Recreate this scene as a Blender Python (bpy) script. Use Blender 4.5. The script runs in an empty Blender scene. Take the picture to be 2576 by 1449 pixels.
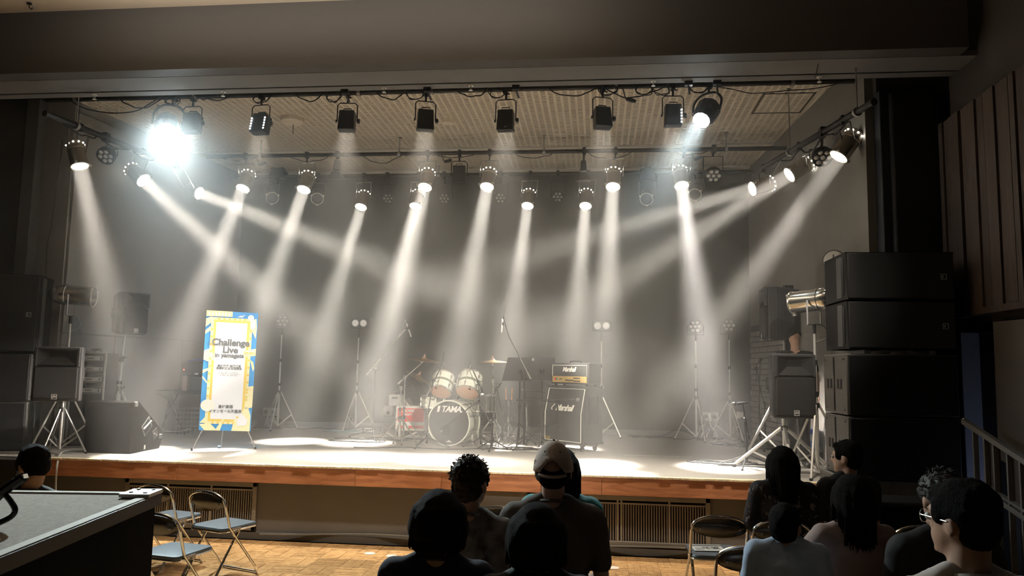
import bpy, math, random
import numpy as np
from mathutils import Vector, Matrix, Euler
random.seed(7)
PI = math.pi
SC = bpy.context.scene
COL = SC.collection

# ------------------------------------------------------------------ camera
F_PX, YAW, PITCH, ROLL, CAM_Z = 1924.92, .112320445, .104891699, .0171260588, 1.88
_F = Vector((-math.sin(YAW)*math.cos(PITCH), math.cos(YAW)*math.cos(PITCH), math.sin(PITCH)))
_r = Vector((math.cos(YAW), math.sin(YAW), 0)); _u = _r.cross(_F)
_R = _r*math.cos(ROLL)+_u*math.sin(ROLL); _U = _u*math.cos(ROLL)-_r*math.sin(ROLL)
cam = bpy.data.objects.new('camera', bpy.data.cameras.new('camera'))
COL.objects.link(cam)
cam.matrix_world = Matrix(((_R.x,_U.x,-_F.x,0),(_R.y,_U.y,-_F.y,0),(_R.z,_U.z,-_F.z,CAM_Z),(0,0,0,1)))
cam.data.sensor_width = 36; cam.data.lens = 36*F_PX/2576; cam.data.clip_start = .05; cam.data.clip_end = 60
SC.camera = cam

def at(px, py, Y=None, Z=None, X=None):
    """the point of the place seen at a pixel of the photograph, on the plane Y=, Z= or X="""
    d = _R*((px-1288)/F_PX) - _U*((py-724.5)/F_PX) + _F
    t = Y/d.y if Y is not None else ((Z-CAM_Z)/d.z if Z is not None else X/d.x)
    return Vector((0,0,CAM_Z))+d*t

# ------------------------------------------------------------------ light and exposure
SC.view_settings.view_transform = 'Standard'; SC.view_settings.look = 'None'
SC.view_settings.gamma = 1; SC.view_settings.use_curve_mapping = False
SC.view_settings.exposure = 1.5
SC.cycles.use_denoising = True
SC.cycles.max_bounces = 4; SC.cycles.diffuse_bounces = 2; SC.cycles.glossy_bounces = 2
SC.cycles.time_limit = 1150
SC.cycles.transmission_bounces = 2; SC.cycles.volume_bounces = 1; SC.cycles.transparent_max_bounces = 6
SC.cycles.caustics_reflective = False; SC.cycles.caustics_refractive = False
SC.cycles.sample_clamp_indirect = 4; SC.cycles.use_light_tree = True
SC.cycles.volume_step_rate = 4
SC.cycles.use_adaptive_sampling = True; SC.cycles.adaptive_threshold = .045; SC.cycles.adaptive_min_samples = 24
world = bpy.data.worlds.new('world'); SC.world = world; world.use_nodes = True
world.node_tree.nodes['Background'].inputs[0].default_value = (1.0,.86,.72,1)
world.node_tree.nodes['Background'].inputs[1].default_value = 0.006

WARM = (1.0,.92,.80); COOL = (.80,.97,1.0)
def spot(name, p, t, watts, half_deg, blend=.6, color=WARM, size=.05):
    l = bpy.data.lights.new(name, 'SPOT'); l.energy = watts; l.color = color
    l.spot_size = math.radians(2*half_deg); l.spot_blend = blend; l.shadow_soft_size = size
    o = bpy.data.objects.new(name, l); COL.objects.link(o); o.location = p
    o.rotation_euler = (Vector(t)-Vector(p)).to_track_quat('-Z','Y').to_euler()
    return o
def area(name, p, t, watts, sx, sy, color):
    l = bpy.data.lights.new(name, 'AREA'); l.shape = 'RECTANGLE'; l.energy = watts; l.color = color
    l.size = sx; l.size_y = sy
    o = bpy.data.objects.new(name, l); COL.objects.link(o); o.location = p
    o.rotation_euler = (Vector(t)-Vector(p)).to_track_quat('-Z','Y').to_euler()
    return o
def beam(name, p, t, watts, half_deg, color=WARM, dia=.18):
    l = bpy.data.lights.new(name, 'AREA'); l.shape = 'DISK'; l.size = dia; l.energy = watts; l.color = color; l.spread = math.radians(2*half_deg)
    o = bpy.data.objects.new(name, l); COL.objects.link(o); o.location = p
    o.rotation_euler = (Vector(t)-Vector(p)).to_track_quat('-Z','Y').to_euler()
    return o
P_PAR, P_SIDE, P_LED, P_FLOOD = 9.0, 7.6, 52, 4
# lamps of the hall behind the camera: two front spots on the stage; below them, added unseen fills
spot('front_spot', (-2.2,.6,5.3), (-4.65,9.3,1.7), 560, 7.5, .7, (.93,.97,1.0), .08)
spot('front_spot', (1.6,.6,5.3), (-1.2,10.4,1.3), 1500, 11, .8, (1,.90,.76), .08)
spot('front_spot', (2.0,.6,5.3), (1.7,9.8,1.9), 260, 9, .8, (1,.92,.80), .08)
for k in range(6):
    spot('apron_fill', (-4.2+k*1.2,6.75,5.52), (-4.2+k*1.2,8.45,.8), 190, 15, .6, (1,.87,.70), .07)  # unseen spots added to brighten the stage edge in place of the floods
area('ceiling_fill', (-2.6,6.2,5.12), (-2.6,6.25,5.63), 26, 5.0, .25, (1,.88,.74))  # unseen upward strip added to brighten the hall ceiling

area('corridor_lamp', (4.2,6.9,.5), (3.58,7.9,.9), .35, .3, .3, (.62,.72,1))

# ------------------------------------------------------------------ materials
MATS = {}
def mat(name, col, rough=.6, metal=0, noise=0, nscale=20, bump=0, bscale=None, emit=None, estr=0, spec=.5, stretch=None, coat=0, alpha=None):
    if name in MATS: return MATS[name]
    m = bpy.data.materials.new(name); m.use_nodes = True; nt = m.node_tree; b = nt.nodes['Principled BSDF']
    b.inputs['Base Color'].default_value = (*col,1); b.inputs['Roughness'].default_value = rough
    b.inputs['Metallic'].default_value = metal; b.inputs['Specular IOR Level'].default_value = spec
    b.inputs['Coat Weight'].default_value = coat
    if noise or bump:
        tc = nt.nodes.new('ShaderNodeTexCoord'); mp = nt.nodes.new('ShaderNodeMapping')
        nt.links.new(tc.outputs['Object'], mp.inputs[0])
        if stretch: mp.inputs['Scale'].default_value = stretch
        n = nt.nodes.new('ShaderNodeTexNoise'); n.inputs['Scale'].default_value = nscale; n.inputs['Detail'].default_value = 4
        nt.links.new(mp.outputs[0], n.inputs[0])
        if noise:
            cr = nt.nodes.new('ShaderNodeValToRGB'); nt.links.new(n.outputs['Fac'], cr.inputs[0])
            e = cr.color_ramp.elements; e[0].position = .3; e[1].position = .7
            e[0].color = (*[max(0,c*(1-noise)) for c in col],1); e[1].color = (*[min(1,c*(1+noise)) for c in col],1)
            nt.links.new(cr.outputs[0], b.inputs['Base Color'])
        if bump:
            bn = nt.nodes.new('ShaderNodeBump'); bn.inputs['Strength'].default_value = bump; bn.inputs['Distance'].default_value = .01
            n2 = n
            if bscale:
                n2 = nt.nodes.new('ShaderNodeTexNoise'); n2.inputs['Scale'].default_value = bscale; nt.links.new(mp.outputs[0], n2.inputs[0])
            nt.links.new(n2.outputs['Fac'], bn.inputs['Height']); nt.links.new(bn.outputs[0], b.inputs['Normal'])
    if emit: b.inputs['Emission Color'].default_value = (*emit,1); b.inputs['Emission Strength'].default_value = estr
    MATS[name] = m; return m
BLK = mat('black_plastic', (.018,.018,.02), .45)
BLKM = mat('black_metal', (.02,.02,.022), .35, .3)
RUB = mat('rubber', (.02,.02,.02), .8)
CHR = mat('chrome', (.85,.84,.82), .12, 1)
ALU = mat('aluminium', (.72,.72,.70), .3, 1)
STEEL = mat('grey_steel', (.42,.41,.40), .35, .9)
WHT = mat('white_paint', (.75,.74,.70), .5)
WPOLE = mat('pale_pole', (.78,.76,.72), .35, .4)
CABLE = mat('cable_rubber', (.015,.015,.017), .6)
GCABLE = mat('grey_cable', (.33,.36,.36), .5)

# ------------------------------------------------------------------ mesh builder
def frame(z, hint=(0,0,1)):
    z = Vector(z).normalized(); h = Vector(hint)
    if abs(z.dot(h)) > .98: h = Vector((0,1,0))
    x = h.cross(z).normalized(); return Matrix((x, z.cross(x), z)).transposed()
class MB:
    def __init__(s): s.v=[]; s.f=[]; s.mi=[]; s.m=0
    def add(s, vs, fs):
        n=len(s.v); s.v += [tuple(v) for v in vs]; s.f += [tuple(i+n for i in f) for f in fs]; s.mi += [s.m]*len(fs); return s
    def box(s, c, d, R=None, taper=None):
        hx,hy,hz = d[0]/2,d[1]/2,d[2]/2; vs=[]
        for z in (-1,1):
            tx,ty = (taper if (taper and z>0) else (1,1))
            for (x,y) in ((-1,-1),(1,-1),(1,1),(-1,1)): vs.append(Vector((x*hx*tx,y*hy*ty,z*hz)))
        if R is not None: vs=[R@v for v in vs]
        return s.add([v+Vector(c) for v in vs], [(3,2,1,0),(4,5,6,7),(0,1,5,4),(1,2,6,5),(2,3,7,6),(3,0,4,7)])
    def bx(s, x0,x1,y0,y1,z0,z1): return s.box(((x0+x1)/2,(y0+y1)/2,(z0+z1)/2),(abs(x1-x0),abs(y1-y0),abs(z1-z0)))
    def lathe(s, prof, p=(0,0,0), axis=(0,0,1), n=16, caps=True):
        R = frame(axis); p=Vector(p); vs=[]; fs=[]
        for (r,h) in prof:
            for i in range(n):
                a=2*PI*i/n; vs.append(p+R@Vector((r*math.cos(a),r*math.sin(a),h)))
        for k in range(len(prof)-1):
            for i in range(n):
                j=(i+1)%n; fs.append((k*n+i,k*n+j,(k+1)*n+j,(k+1)*n+i))
        if caps: fs.append(tuple(range(n-1,-1,-1))); fs.append(tuple((len(prof)-1)*n+i for i in range(n)))
        return s.add(vs,fs)
    def tube(s, a, b, r, r2=None, n=8):
        a=Vector(a); b=Vector(b); return s.lathe([(r,0),(r if r2 is None else r2,(b-a).length)], a, b-a, n)
    def path(s, pts, r, n=6, closed=False):
        pts=[Vector(p) for p in pts]; N=len(pts); vs=[]; fs=[]; prev=None
        for i,p in enumerate(pts):
            if closed: t=pts[(i+1)%N]-pts[i-1]
            else: t=pts[min(i+1,N-1)]-pts[max(i-1,0)]
            if t.length<1e-9: t=Vector((0,0,1))
            t.normalize()
            if prev is None: M=frame(t); prev=M.col[0].copy()
            x=(prev-t*prev.dot(t))
            if x.length<1e-6: x=frame(t).col[0].copy()
            x.normalize(); prev=x; y=t.cross(x)
            for k in range(n):
                a=2*PI*k/n; vs.append(p+x*(r*math.cos(a))+y*(r*math.sin(a)))
        for i in range(N if closed else N-1):
            for k in range(n):
                j=(k+1)%n; i2=(i+1)%N; fs.append((i*n+k,i*n+j,i2*n+j,i2*n+k))
        if not closed: fs.append(tuple(range(n-1,-1,-1))); fs.append(tuple((N-1)*n+k for k in range(n)))
        return s.add(vs,fs)
    def ell(s, c, r, R=None, nu=16, nv=10):
        c=Vector(c); vs=[]; fs=[]
        if not hasattr(r,'__len__'): r=(r,r,r)
        for j in range(1,nv):
            t=PI*j/nv
            for i in range(nu):
                a=2*PI*i/nu; vs.append(Vector((r[0]*math.sin(t)*math.cos(a),r[1]*math.sin(t)*math.sin(a),r[2]*math.cos(t))))
        vs += [Vector((0,0,r[2])),Vector((0,0,-r[2]))]; T=len(vs)-2
        for j in range(nv-2):
            for i in range(nu): k=(i+1)%nu; fs.append((j*nu+i,(j+1)*nu+i,(j+1)*nu+k,j*nu+k))
        for i in range(nu): k=(i+1)%nu; fs.append((T,i,k)); fs.append((T+1,(nv-2)*nu+k,(nv-2)*nu+i))
        if R is not None: vs=[R@v for v in vs]
        return s.add([v+c for v in vs],fs)
    def cap(s, a, b, ra, rb, n=12):      # tapered capsule
        a=Vector(a); b=Vector(b); s.tube(a,b,ra,rb,n); s.ell(a,ra,nu=n,nv=8); s.ell(b,rb,nu=n,nv=8); return s
    def prism(s, poly, y0, y1, R=None, p=(0,0,0)):  # poly of (x,z) extruded along y
        n=len(poly); vs=[Vector((x,y0,z)) for x,z in poly]+[Vector((x,y1,z)) for x,z in poly]
        if R is not None: vs=[R@v for v in vs]
        p=Vector(p)
        return s.add([v+p for v in vs],[tuple(range(n)),tuple(range(2*n-1,n-1,-1))]+[(i,i+n,(i+1)%n+n,(i+1)%n) for i in range(n)])
    def torus(s, c, R_, r, axis=(0,0,1), n=24, m=8, a0=0, a1=2*PI):
        M=frame(axis); c=Vector(c); full=abs(a1-a0-2*PI)<1e-6; k=n if full else n+1
        return s.path([c+M@Vector((R_*math.cos(a0+(a1-a0)*i/n),R_*math.sin(a0+(a1-a0)*i/n),0)) for i in range(k)], r, m, full)
    def build(s, name, mats, parent=None, loc=None, smooth=35, bevel=0, rot=None, bseg=2):
        me=bpy.data.meshes.new(name); me.from_pydata(s.v,[],s.f)
        if not isinstance(mats,(list,tuple)): mats=[mats]
        for m in mats: me.materials.append(m)
        if len(mats)>1: me.polygons.foreach_set('material_index', s.mi)
        if smooth:
            me.polygons.foreach_set('use_smooth',[True]*len(me.polygons)); me.set_sharp_from_angle(angle=math.radians(smooth))
        me.update(); o=bpy.data.objects.new(name,me); COL.objects.link(o)
        if parent is not None: o.parent=parent
        if loc is not None: o.location=loc
        if rot is not None: o.rotation_euler=rot
        if bevel:
            b=o.modifiers.new('bevel','BEVEL'); b.width=bevel; b.segments=bseg; b.limit_method='ANGLE'; b.angle_limit=.6
        return o
def tag(o, label=None, cat=None, group=None, kind=None):
    if label: o['label']=label
    if cat: o['category']=cat
    if group: o['group']=group
    if kind: o['kind']=kind
    return o
def thing(name, label, cat, loc=(0,0,0), rz=0, group=None, scale=1):
    o=bpy.data.objects.new(name,None); COL.objects.link(o); o.location=loc; o.rotation_euler=(0,0,rz); o.empty_display_size=.1
    o.scale=(scale,)*3
    return tag(o,label,cat,group)
def struct(name, mb, m, parent=None, **k):
    o=mb.build(name,m,parent,**k)
    if parent is None: o['kind']='structure'
    return o
TEXTS = []
def kids(o):
    return [c for c in bpy.data.objects if c.parent is o]
def dup(o, parent=None, label=None, loc=None, rz=None, group=None):
    c=o.copy(); COL.objects.link(c)
    if parent is not None: c.parent=parent
    if label: c['label']=label
    if group: c['group']=group
    if loc is not None: c.location=loc
    if rz is not None: c.rotation_euler=(0,0,rz)
    for k in kids(o): dup(k,c)
    return c
def text(body, size, m, parent, loc, rot=(PI/2,0,0), shear=0, bold=0, align='CENTER', ext=.001, xs=1, space=1, name='lettering', line=1):
    c=bpy.data.curves.new(name,'FONT'); c.body=body; c.size=size; c.shear=shear; c.offset=bold; c.align_x=align; c.align_y='CENTER'
    c.extrude=ext; c.space_character=space; c.space_line=line; c.materials.append(m); c.resolution_u=3
    o=bpy.data.objects.new(name,c); COL.objects.link(o); o.parent=parent; o.location=loc; o.rotation_euler=rot; o.scale=(xs,1,1); TEXTS.append(o)
    return o
def bez(pts, n=8):
    """smooth curve through points (Catmull-Rom)"""
    P=[Vector(p) for p in pts]; P=[P[0]]+P+[P[-1]]; out=[]
    for i in range(1,len(P)-2):
        for k in range(n):
            t=k/n; a,b,c,d=P[i-1],P[i],P[i+1],P[i+2]
            out.append(.5*((2*b)+(c-a)*t+(2*a-5*b+4*c-d)*t*t+(3*b-a-3*c+d)*t*t*t))
    out.append(P[-2]); return out
# ------------------------------------------------------------------ the setting
XL, XR, YF, YB, SZ, CZ, SOF = -6.6, 2.86, 8.1, 13.2, .8, 5.35, 4.94
XH = 3.6; HC = 5.63           # hall side wall, hall ceiling
carp = mat('stage_carpet', (.36,.345,.32), .9, noise=.13, nscale=60, bump=.4, bscale=300)
dark = mat('backdrop_paint', (.05,.049,.048), .85, noise=.08, nscale=2)
sidew = mat('side_wall_paint', (.25,.24,.225), .8, noise=.05, nscale=2)
grey = mat('stage_front_paint', (.165,.16,.153), .75, noise=.05, nscale=3)
cream = mat('cream_plaster', (.62,.55,.46), .85)
brown = mat('beam_paint', (.082,.078,.076), .7)
soffm = mat('soffit_paint', (.17,.168,.168), .8)
blackw = mat('black_wall', (.012,.012,.014), .8)
hallw = mat('hall_wall_paint', (.075,.067,.061), .75)
tilem = mat('ceiling_tile', (.80,.70,.56), .85)
tiled = mat('ceiling_slot', (.12,.095,.075), .9)

def wood(name, c1, c2, sc=(1,14,14), rough=.45, n=3, rnd=.25):
    if name in MATS: return MATS[name]
    m=bpy.data.materials.new(name); m.use_nodes=True; nt=m.node_tree; b=nt.nodes['Principled BSDF']
    tc=nt.nodes.new('ShaderNodeTexCoord'); mp=nt.nodes.new('ShaderNodeMapping'); mp.inputs['Scale'].default_value=sc
    oi=nt.nodes.new('ShaderNodeObjectInfo'); ad=nt.nodes.new('ShaderNodeVectorMath'); ad.operation='ADD'
    mu=nt.nodes.new('ShaderNodeMath'); mu.operation='MULTIPLY'; mu.inputs[1].default_value=37
    nt.links.new(oi.outputs['Random'],mu.inputs[0]); nt.links.new(mu.outputs[0],ad.inputs[1])
    nt.links.new(tc.outputs['Object'],ad.inputs[0]); nt.links.new(ad.outputs[0],mp.inputs[0])
    ns=nt.nodes.new('ShaderNodeTexNoise'); ns.inputs['Scale'].default_value=n; ns.inputs['Detail'].default_value=6; ns.inputs['Distortion'].default_value=.6
    nt.links.new(mp.outputs[0],ns.inputs[0]); cr=nt.nodes.new('ShaderNodeValToRGB'); nt.links.new(ns.outputs['Fac'],cr.inputs[0])
    e=cr.color_ramp.elements; e[0].position=.3; e[1].position=.68; e[0].color=(*c1,1); e[1].color=(*c2,1)
    hs=nt.nodes.new('ShaderNodeHueSaturation'); ma=nt.nodes.new('ShaderNodeMath'); ma.operation='MULTIPLY_ADD'; ma.inputs[1].default_value=rnd; ma.inputs[2].default_value=1-rnd/2
    nt.links.new(oi.outputs['Random'],ma.inputs[0]); nt.links.new(ma.outputs[0],hs.inputs['Value']); nt.links.new(cr.outputs[0],hs.inputs['Color'])
    nt.links.new(hs.outputs[0],b.inputs['Base Color']); b.inputs['Roughness'].default_value=rough
    MATS[name]=m; return m
fasc = wood('fascia_wood', (.42,.17,.085), (.66,.30,.15), (1.2,10,10), .5)
parq = wood('parquet_wood', (.36,.19,.075), (.62,.38,.17), (3,3,1), .32, n=6, rnd=.4)
slatw = wood('slat_wood', (.060,.045,.038), (.105,.078,.066), (14,14,1), .6, rnd=.3)

# hall floor: slab, then mosaic parquet blocks of five slats
fl = struct('floor', MB().bx(-9,9,-3,8.4,-.2,-.012), mat('floor_slab', (.10,.06,.03), .8))
def block_mesh(vert):
    mb=MB(); n=5; w=.3/n
    for i in range(n):
        o=-.15+w*(i+.5); h=.0015*((i*7)%3)
        if vert: mb.bx(o-w/2+.0009,o+w/2-.0009,-.1485,.1485,-.012,h-.002)
        else: mb.bx(-.1485,.1485,o-w/2+.0009,o+w/2-.0009,-.012,h-.002)
    return mb
b0 = block_mesh(0).build('parquet_block', parq, fl, loc=(-.15,7.95,0), smooth=0)
b1 = block_mesh(1).build('parquet_block', parq, fl, loc=(.15,7.95,0), smooth=0)
cnt = 2; rest = MB()
for j in range(24):
    for i in range(-30,13):
        x, y = -.15+.3*i, 7.95-.3*j
        if j == 0 and i in (0,1): continue
        vis = (j < 7 and -14 <= i <= 7) 
        if vis and cnt < 300:
            o=(b1 if (i+j)%2 else b0).copy(); COL.objects.link(o); o.parent=fl; o.location=(x,y,0); cnt+=1
        elif x < 3.6 and x > -8.5:
            t=block_mesh((i+j)%2); rest.add([(v[0]+x,v[1]+y,v[2]) for v in t.v], t.f)
r=rest.build('parquet_block', parq, fl, smooth=0); r['kind']='stuff'

# stage: deck with worn edge, wooden fascia boards, painted front
deck = MB().bx(-8.4,XR+1.2,YF-.0,YB+.2,SZ-.06,SZ)
struct('stage_floor', deck, carp)
lip = MB()
random.seed(3)
x=-6.3; 
while x < 2.3:
    w=random.uniform(.05,.22); e=random.uniform(.004,.02); lip.bx(x,x+w+.01,YF-.045-e,YF+.02,SZ-.012,SZ+.004+random.uniform(0,.004)); x+=w
o=lip.build('trim_1', mat('worn_edge', (.80,.66,.44), .8, noise=.3, nscale=40)); o['kind']='structure'
fs = struct('trim_2', MB().bx(-6.3,2.36,YF-.02,YF+.0,SZ-.19,SZ-.012), mat('fascia_backing',(.1,.04,.02),.8))
xs=[-6.3,-4.55,-2.55,-1.62,.05,1.52,2.36]
for a,b in zip(xs,xs[1:]): MB().bx(a+.001,b-.001,YF-.04,YF-.018,SZ-.19,SZ-.013).build('fascia_board', fasc, fs, smooth=0, bevel=.003)
wf = struct('wall_stage_front', MB().bx(-8.4,3.6,YF+.07,YF+.2,-.02,SZ-.06), grey)
struct('baseboard_front', MB().bx(-8.4,3.6,YF+.045,YF+.07,0,.075), mat('baseboard_paint',(.12,.115,.105),.7))
# ventilation grilles: frame, louvre slats, expanded mesh strips
def grille(name, x0, x1, seeds, label):
    t=thing('vent_grille', label, 'vent', ((x0+x1)/2, YF+.07, 0), 0, 'grilles in the stage front'); W=x1-x0; z0,z1=.09,.60
    fr=MB()
    for (a,b,c,d) in ((-W/2,W/2,z1-.05,z1),(-W/2,W/2,z0,z0+.05),(-W/2,-W/2+.05,z0,z1),(W/2-.05,W/2,z0,z1)): fr.bx(a,b,-.03,0,c,d)
    fr.build('frame', mat('vent_frame',(.25,.235,.21),.5,.2), t, bevel=.004)
    MB().bx(-W/2+.02,W/2-.02,-.004,-.001,z0+.02,z1-.02).build('backing', mat('vent_dark',(.02,.018,.016),.9), t)
    lv=mat('louvre_metal',(.30,.27,.235),.45,.3); n=int((W-.1)/.026)
    s0=None
    for i in range(n):
        xx=-W/2+.058+i*.026
        if s0 is None: s0=MB().box((0,-.012,(z0+z1)/2-.012),(.010,.016,z1-z0-.13)).build('slat', lv, t, loc=(xx,0,0), smooth=0)
        else:
            o=s0.copy(); COL.objects.link(o); o.parent=t; o.location=(xx,0,0)
    b=MB(); b.bx(-W/2+.05,W/2-.05,-.024,-.012,z1-.09,z1-.075)
    for q in seeds: b.bx(-W/2+W*q-.009,-W/2+W*q+.009,-.026,-.01,z0+.05,z1-.05)
    b.build('mullion', mat('mullion_metal',(.36,.33,.29),.4,.3), t, smooth=0)
    return t
grille('v', -5.20, -3.67, (.33,.66), 'metal louvre grille in the stage front behind the left folding chairs')
grille('v', -.72, 1.15, (.3,.50,.52,.78), 'metal louvre grille in the stage front beside the capped man')

# back wall, side walls
struct('wall_back', MB().bx(-7.2,XR+.3,YB,YB+.1,SZ-.1,CZ+.1), dark)
struct('trim_3', MB().bx(-6.5,2.5,YB-.035,YB,SZ,SZ+.09), mat('skirting_grey',(.2,.2,.19),.7))
wl = struct('wall_left', MB().bx(-.1,0,0,YB-9.25+.1,SZ-.02,CZ+.1).bx(-.50,0,-.02,.08,SZ-.02,CZ+.1), sidew, loc=(-6.96,9.25,0), rot=(0,0,-.115))
for (y0,y1,z0,z1) in ((9.28,10.22,SZ+.02,2.235),(10.24,11.72,SZ+.02,2.235),(9.28,13.18,2.25,5.2),(11.74,13.18,SZ+.02,2.235)):
    MB().bx(-.005,.02,y0-9.25,y1-9.25,z0,z1).build('panel', sidew, wl, smooth=0, bevel=.003)
wr = struct('wall_right', MB().bx(0,.1,0,YB-YF-.1,SZ-.02,CZ+.1), sidew, loc=(XR,YF+.3,0), rot=(0,0,.066))
brk = mat('grey_brick',(.34,.33,.32),.75,noise=.15,nscale=9,bump=.5,bscale=30)
MB().bx(-.004,.001,2.7,4.75,SZ,SZ+1.85).build('mortar', mat('mortar_dark',(.035,.034,.033),.9), wr, smooth=0)
q=None; random.seed(5); n=0
for r_ in range(20):
    for c in range(14):
        y=11.2+c*.145+(r_%2)*.07; z=SZ+.05+r_*.087
        if y>13.1: continue
        if q is None: q=MB().box((0,0,0),(.03,.137,.074)).build('brick', brk, wr, loc=(-.012,y-YF-.3,z), smooth=0)
        else:
            o=q.copy(); COL.objects.link(o); o.parent=wr; o.location=(-.012+random.uniform(-.003,.003),y-YF-.3,z)
# proscenium: dark columns, hall beam, soffit, walls of the hall
colm = mat('column_navy',(.016,.017,.020),.7)
pl = struct('wall_proscenium_left', MB().bx(-8.4,-7.44,9.16,9.3,SZ,CZ+.05), mat('proscenium_grey',(.035,.033,.031),.8))
MB().bx(-7.58,-7.40,9.12,9.32,SZ,CZ).build('column_edge', mat('edge_grey',(.09,.088,.084),.8), pl, bevel=.01)
pr = struct('wall_proscenium_right', MB().bx(XR+.12,XH+.4,YF+.17,YF+.35,-.02,4.86), blackw)
MB().bx(XR+.09,XR+.20,YF+.12,YF+.35,SZ,4.88).build('column_edge', mat('navy_edge',(.02,.024,.034),.6), pr, bevel=.01)
MB().bx(XR+.18,3.50,YF+.05,YF+.17,-.0,4.84).build('curtain', colm, pr, bevel=.02)
struct('wall_above_opening', MB().bx(XR+.09,XH+.4,YF+.2,YF+.3,4.85,HC+.1), hallw)
sf = struct('soffit', MB().bx(-8.4,XH+.1,7.5,7.865,SOF,SOF+.05).bx(-8.4,XH+.1,7.90,8.03,SOF,SOF+.05).bx(-8.4,XH,7.85,7.95,SOF+.03,SOF+.08), soffm)
struct('wall_over_stage', MB().bx(-8.4,XR+.15,7.98,8.03,SOF+.01,CZ+.2), soffm)
be = struct('beam', MB().bx(-8.6,3.44,7.3,7.52,SOF+.002,HC+.02), brown)
struct('ceiling_hall', MB().bx(-8.6,XH+.1,-3,7.5,HC,HC+.1), cream)
struct('wall_hall_right', MB().bx(XH,XH+.1,-3,YF,2.3,HC).bx(4.6,4.7,-3,YF,-.1,2.4).bx(XH,4.7,-3,YF,2.3,2.38), hallw)
struct('wall_hall_left', MB().bx(-8.5,-8.4,-3,YF+.3,-.1,HC), hallw)
struct('wall_hall_back', MB().bx(-8.5,4.7,-3.1,-3,-.1,HC), hallw)
# stage ceiling: slab with coffer grid of ribs and cross bars
ce = struct('ceiling_stage', MB().bx(-8.4,XR+.3,YF-.07,YB+.2,CZ+.03,CZ+.12), tiled)
def grid(x0,x1,y0,y1,z):
    mb=MB(); px=.092; py=.052
    n=int((x1-x0)/px); m=int((y1-y0)/py)
    for i in range(n+1):
        x=x0+i*px; mb.bx(x-.016,x+.016,y0,y1,z,z+.03)
    vs=[];fs=[]
    for i in range(n):
        xa=x0+i*px+.016; xb=xa+px-.032
        for j in range(m):
            ya=y0+j*py+(.0 if i%2 else py/2); yb=ya+.031; k=len(vs)
            vs += [(xa,ya,z),(xb,ya,z),(xb,yb,z),(xa,yb,z),(xa,ya,z+.03),(xb,ya,z+.03),(xb,yb,z+.03),(xa,yb,z+.03)]
            fs += [(k+3,k+2,k+1,k),(k,k+1,k+5,k+4),(k+2,k+3,k+7,k+6)]
    mb.add(vs,fs); o=mb.build('acoustic_grid', tilem, ce, smooth=0); o['kind']='stuff'
grid(-7.1,XR-.02,YF-.05,11.66,CZ); grid(-6.9,XR-.02,11.80,12.98,CZ)
edge=mat('ceiling_edge_white',(.80,.74,.64),.8)
MB().bx(-6.9,XR,11.70,11.78,CZ-.012,CZ+.04).bx(XL,XR,13.0,13.18,CZ-.015,CZ+.04).build('cornice', edge, ce)
h=MB(); hx0,hx1,hy0,hy1=2.42,3.10,9.53,10.29; hx0-=.38;hx1-=.42
for a in ((hx0,hx1,hy0,hy0+.025),(hx0,hx1,hy1-.025,hy1),(hx0,hx0+.025,hy0,hy1),(hx1-.025,hx1,hy0,hy1)): h.bx(a[0],a[1],a[2],a[3],CZ-.006,CZ+.005)
h.build('hatch_frame', mat('hatch_dark',(.10,.075,.055),.8), ce)
# wooden slats on the right hall wall
sp = struct('wall_panel_right', MB().bx(3.49,XH,5.6,8.02,2.50,4.40), mat('panel_backing',(.012,.01,.009),.9))
MB().bx(3.43,XH,5.5,8.04,2.44,2.50).build('bottom_rail', slatw, sp)
y=8.03; random.seed(11); i=0
while y>5.0:
    w=(.085,.115,.10,.125)[i%4]; pz=2.47; d=(.0,.018,.008)[i%3]
    MB().bx(3.44+d,3.49,y-w,y-.006,2.47,4.43).build('slat', slatw, sp, smooth=0, bevel=.002)
    y-=w+(.018 if i%4==3 else .001); i+=1
# pale blue-grey door leaf and grey board in the niche under the slats
struct('door_1', MB().bx(3.50,3.665,7.86,7.9,.0,2.3), mat('door_bluegrey',(.42,.47,.60),.5))
struct('wall_niche', MB().bx(XH-.05,4.7,7.97,YF,-.1,2.4), blackw)
struct('wall_wing_left', MB().bx(-8.4,-8.3,YF,9.3,0,CZ), blackw)
# ------------------------------------------------------------------ haze over the stage and the front of the hall
hz = bpy.data.materials.new('stage_haze'); hz.use_nodes=True; nt=hz.node_tree; nt.nodes.remove(nt.nodes['Principled BSDF'])
vs_=nt.nodes.new('ShaderNodeVolumeScatter'); vs_.inputs['Density'].default_value=.040; vs_.inputs['Anisotropy'].default_value=.15
vs_.inputs['Color'].default_value=(1,1,1,1)
nt.links.new(vs_.outputs[0], nt.nodes['Material Output'].inputs['Volume'])
hz.cycles.homogeneous_volume=True
hzf=[(-8.25,7.56),(2.2,7.56),(2.2,8.46),(2.82,8.46),(2.52,YB-.05),(-6.5,YB-.05),(-6.9,9.22),(-8.25,9.1)]
_n=len(hzf); haze = MB().add([(x,y,SZ+.01) for x,y in hzf]+[(x,y,SOF-.02) for x,y in hzf]+[(x,y,CZ-.02) for x,y in hzf],[tuple(range(_n-1,-1,-1)),tuple(range(_n,2*_n))]+[(i,(i+1)%_n,(i+1)%_n+_n,i+_n) for i in range(_n)]).build('stage_haze', hz, smooth=0)
tag(haze, 'thin pale haze hanging over the whole stage', 'haze', kind='stuff')
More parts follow.
